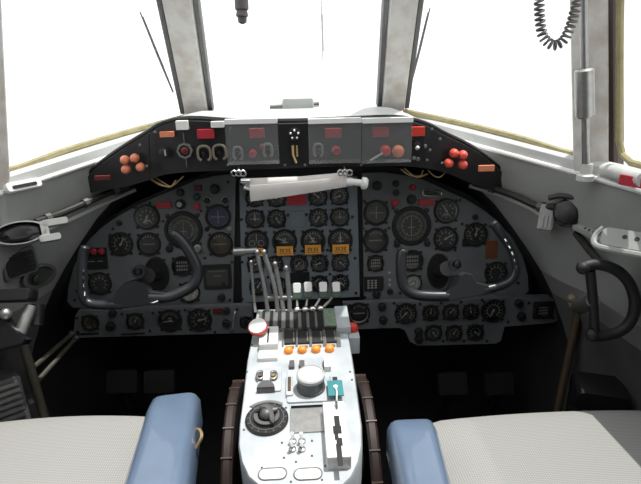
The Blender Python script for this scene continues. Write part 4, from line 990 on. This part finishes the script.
for i in (-.005, .018, .04): MB().lathe(HF, i, .004, [(.005, .0042), (.005, .005)], 12).build('hole', 'black', hb)
strut = thing('strut', 'black diagonal strut between the round lamp and the right tiller', 'strut', wpt(588, 248, .03)); MB().tube([wpt(576, 233, .02), wpt(600, 263, .03)], .009, 8).build('rod', 'cable', strut)
# rolled white tube and red tag on the right sill
def sillpt(x, y, z): return atZ(x, y, z)
p0, p1 = atY(605, 170, 1.16), atY(645, 180, .98); WT = thing('rolled_tube', 'white tube lying on the right sill beneath the side window', 'tube', (p0+p1)/2)
MB().tube([p0, p0*.97+p1*.03, p0*.95+p1*.05, p1], [.014, .018, .017, .017], 14).build('tube', 'sill_grey', WT)
p = atY(634, 181, 1.0); RT = FR(tuple(p), (.35, -.93, 0), (0, 0, 1)); tag(MB().box(RT, -.03, .03, -.012, .010, 0, .006, .003, .001).build('red_tag', 'red', None), 'dark red tag on the right sill below the white tube', 'tag')
p = wpt(628, 191, 0); 
# rail tube on the right pillar
g0, g1 = atY(583, -40, 1.145), atY(586, 172, 1.165); GRB = thing('grab_rail', 'steel grab rail with a thick grip fixed up the right window pillar', 'rail', g1)
MB().tube([g0, g1], .009, 12).build('rail', 'steel', GRB)
f = lambda t: g0*(1-t)+g1*t
MB().tube([f(.475), f(.485), f(.705), f(.715)], [.017, .021, .021, .017], 16).build('grip', 'steel', GRB)
MB().lathe(FL, g1[0], g1[1], [(.020, g1[2]-.02), (.020, g1[2]-.008), (.014, g1[2]-.004), (.013, g1[2]+.02)], 18).build('foot', 'sill_grey', GRB)
# coiled cord
cl = smooth_poly([atY(538, -45, 1.08), atY(539, 0, 1.08), atY(540, 20, 1.08), atY(543, 36, 1.08), atY(552, 45, 1.08), atY(562, 42, 1.08), atY(569, 30, 1.08), atY(574, 14, 1.08), atY(577, 0, 1.08), atY(579, -45, 1.08)], 40)
L = [0]
for i in range(1, len(cl)): L.append(L[-1]+np.linalg.norm(cl[i]-cl[i-1]))
tot = L[-1]; turns = tot/.0098; pts = []
for i in range(int(turns*12)):
    l = tot*i/(turns*12); k = min(np.searchsorted(L, l), len(cl)-2); t_ = cl[k+1]-cl[max(k-1, 0)]; t_ /= np.linalg.norm(t_)
    u = A(0, 1, 0); w_ = np.cross(t_, u); w_ /= np.linalg.norm(w_); ph = 2*math.pi*i/12
    kk = max(k, 1); fr_ = (l-L[kk-1])/max(L[kk]-L[kk-1], 1e-9); c = cl[kk-1]*(1-fr_)+cl[kk]*fr_
    pts.append(c+u*.0085*math.cos(ph)+w_*.0085*math.sin(ph))
tag(MB().tube(pts, .0026, 5).build('coiled_cord', 'cord'), 'dark coiled cord looping down beside the right window pillar', 'cord')
# plug hanging at the top centre
c0, c1 = atY(240, -30, 1.05), atY(242.5, 24, 1.05); HP = thing('hanging_plug', 'small dark plug hanging from above in the centre windscreen', 'plug', c1); f = lambda t: c0*(1-t)+c1*t
MB().tube([f(0), f(.5)], .004, 8).build('lead', 'cord', HP); MB().tube([f(.45), f(.5), f(.72), f(.75), f(.85), f(.87), f(.97), f(1)], [.006, .013, .013, .010, .012, .009, .008, .003], 12).build('plug', 'cord', HP)
# rudder pedals in the footwells
for x, lb in ((123, 'dark rudder pedal in the left footwell, outer one'), (160, 'dark rudder pedal in the left footwell, inner one')):
    p = atY(x, 382, 1.45); PDL = thing('rudder_pedal', lb, 'pedal', p); fr = FR(tuple(p), (1, 0, 0), (0, .4, .9))
    MB().box(fr, -.05, .05, -.035, .04, -.012, .012, .008, .004).build('pedal_plate', 'bezel', PDL); MB().tube([fr.p(0, -.03, -.01), A(p[0], p[1]+.1, .02)], .014, 10).build('arm', 'bezel', PDL)
for x, lb in ((452, 'dark rudder pedal in the right footwell, inner one'), (498, 'dark rudder pedal in the right footwell, outer one')):
    p = atY(x, 384, 1.45); PDL = thing('rudder_pedal', lb, 'pedal', p); fr = FR(tuple(p), (1, 0, 0), (0, .4, .9))
    MB().box(fr, -.05, .05, -.035, .04, -.012, .012, .008, .004).build('pedal_plate', 'bezel', PDL); MB().tube([fr.p(0, -.03, -.01), A(p[0], p[1]+.1, .02)], .014, 10).build('arm', 'bezel', PDL)
# dark box low on the right
c = atY(612, 402, 1.01); RBx = thing('bag', 'dark scuffed flight bag on the floor at the right edge', 'bag', A(c[0], c[1], 0)); BF = FR(tuple(c), (.93, -.35, 0), (0, 0, 1))
MB().box(BF, -.08, .045, -c[2], .02, -.09, .0, .02, .012).build('bag_body', 'black_gloss', RBx); MB().box(BF, -.06, .03, -.05, -.035, 0, .004).build('zip', 'frame_metal', RBx)
c = wpt(24, 186, .012); ST = thing('sill_vent', 'small white vent block with a dark slot on the left sill by the pillar', 'vent', c); SF = FR(tuple(c), (.5, .86, 0), (-.5, 0, 1))
MB().box(SF, -.045, .045, -.010, .014, -.02, .006, .008, .003).build('vent_body', 'sill_white', ST); MB().box(SF, -.032, .030, -.004, .004, .0061, .0085, .003).build('slot', 'black', ST)

for o in list(bpy.data.objects):
    if 'wl' in o: del o['wl']
